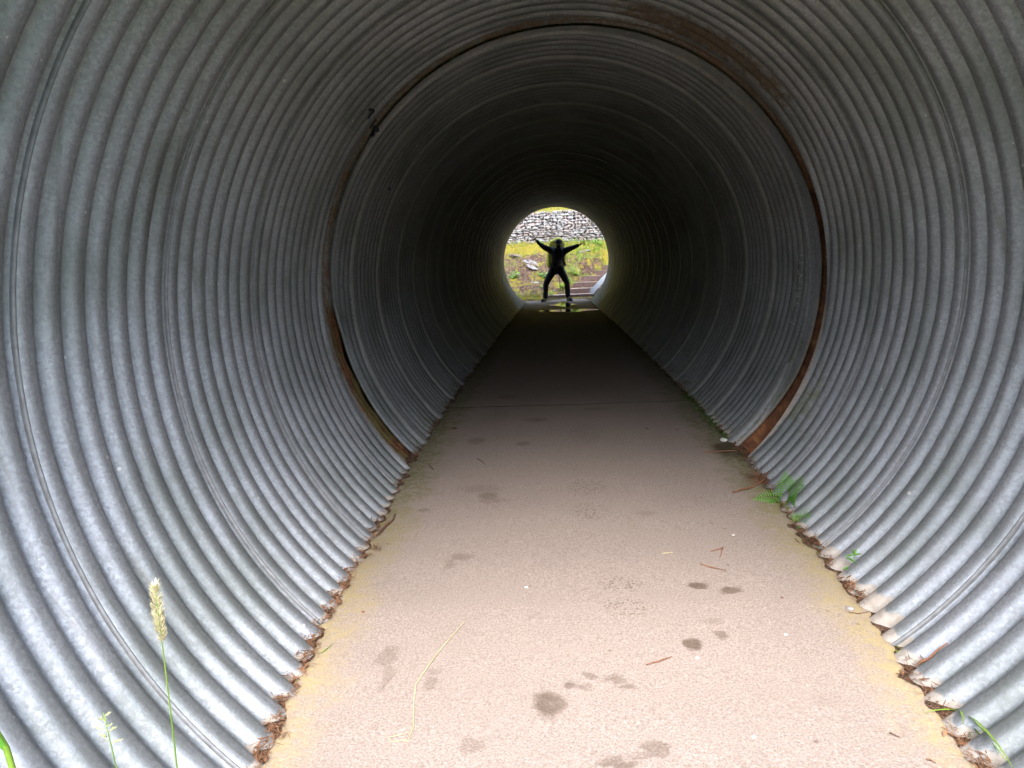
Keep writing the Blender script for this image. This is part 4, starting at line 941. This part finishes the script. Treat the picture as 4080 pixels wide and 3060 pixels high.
twig([(.952, 2.043, .012), (.945, 2.06, .025)], .002, 'side fork of the twig leaning on the right wall')
twig([(-.426, 2.318, .004), (-.45, 2.262), (-.485, 2.164), (-.514, 2.065), (-.534, 1.977), (-.524, 1.887), (-.506, 1.788), (-.511, 1.727), (-.52, 1.735), (-.556, 1.727), (-.564, 1.745), (-.514, 1.763)], .0017, 'long pale dry grass straw lying left of centre', M_STRAW, name='straw', wig=.001)
def leaf_bit(x, y, L, W, a_, label, dz=.004, mat=M_DARKLEAF):
    mb = MB(); leafshape(mb, (x, y, wf(x, y)+dz), (math.cos(a_), math.sin(a_), .15), (.2, -.2, 1), L, W, .5, 6, .25); return mb.build('dead_leaf', mat, label=label, cat='leaf')
leaf_bit(-.803, 2.391, .02, .014, .4, 'small orange brown leaf scrap near the left edge', mat=M_TWIGR); leaf_bit(-.785, 2.776, .018, .012, 2, 'tiny red brown leaf scrap below the thick stick'); leaf_bit(-.83, 4.978, .06, .045, .2, 'dark curled leaf by the left wall past the joint'); leaf_bit(.486, 4.788, .04, .03, 1, 'dark leaf standing on the path right of centre', .012); leaf_bit(.693, 4.764, .04, .025, 2.5, 'dark leaf nearer the right wall past the joint'); leaf_bit(.66, 2.45, .014, .01, .2, 'tiny orange leaf right of the damp spots', mat=M_TWIGR)
def clump(x, y, rx, ry, n, label, L=.02, cat='litter'):
    mb = MB()
    for i in range(n):
        px, py = x+rng.normal(0, rx), y+rng.normal(0, ry); a_ = rng.random()*6.28; d = Vector((math.cos(a_), math.sin(a_), .3*rng.normal()))*L*rng.uniform(.5, 1.6); c = Vector((px, py, wf(px, py)+.004+abs(rng.normal(0, .007)))); mb.strip([c-d*.5, c+d*.5], [.002, .0014], Vector((-math.sin(a_), math.cos(a_), .3)).normalized())
    return mb.build('needle_clump', M_NEEDLE, smooth=False, label=label, cat=cat)
clump(-.877, 2.94, .018, .03, 70, 'dark round clump of needles below the thick stick', .014); clump(-.855, 1.759, .008, .012, 26, 'small brown seed clump near the lower left edge', .012)
clump(.935, 3.73, .035, .05, 260, 'pile of red brown needles and stalks right of the path', .05)
# fir cone
e = MB()
for k in range(46):
    u = k/45; a_ = k*2.4; r_ = .016*math.sin(math.pi*(u*.85+.1)); c = Vector((.932+.008*(u-.5), 2.94-.07*u, wf(0, 2.92)+.017)); q = Vector((math.cos(a_), -.35, math.sin(a_))); leafshape(e, c, q+Vector((0, -.5, 0)), q.cross(Vector((1, 0, 0)))+Vector((0, -1, 0)), r_*1.25, .012, .1, 3)
e.build('fir_cone', M_DARKLEAF, smooth=False, label='brown fir cone lying in the crevice by the right wall', cat='cone')
def pebble(x, y, s, mat, label, name='stone'):
    bm = bmesh.new(); bmesh.ops.create_icosphere(bm, subdivisions=2, radius=1)
    for v in bm.verts: v.co *= 1+.35*mnoise.noise(v.co*1.6+Vector((x*9, y*9, 0))); v.co = Vector((v.co.x*s[0], v.co.y*s[1], v.co.z*s[2]))
    me = bpy.data.meshes.new(name); bm.to_mesh(me); bm.free(); return link(name, me, mat, loc=(x, y, wf(x, y)+s[2]*.7), label=label, cat='stone')
M_BRICK = simple('red_brown_stone', (.13, .05, .03), (.26, .12, .08), 60, .9, .5, .004); M_PEB = simple('grey_pebble', (.25, .24, .25), (.36, .35, .36), 60, .8, .3, .003); M_WHITE = simple('white_chip', (.68, .67, .64), (.8, .79, .77), 60, .7, .2)
pebble(.985, 3.56, (.016, .018, .022), M_BRICK, 'red brown stone fragment behind the fern'); pebble(.865, 2.371, (.013, .009, .006), M_PEB, 'small grey pebble near the right edge'); pebble(.92, 4.471, (.022, .016, .012), M_WHITE, 'white fragment on the damp patch at the rusted joint', 'white_chip')
for (x, y), lab in zip([(.609, 2.222), (.308, 2.099), (.383, 1.745), (.635, 3.024), (-.228, 2.567)], ['white chip right of the two upper paw prints', 'white chip just below the dark paw print', 'white chip low on the right of the path', 'white chip far up on the right of the path', 'white chip near the middle of the path']): pebble(x, y, (.0065, .005, .003), M_WHITE, lab, 'white_chip')
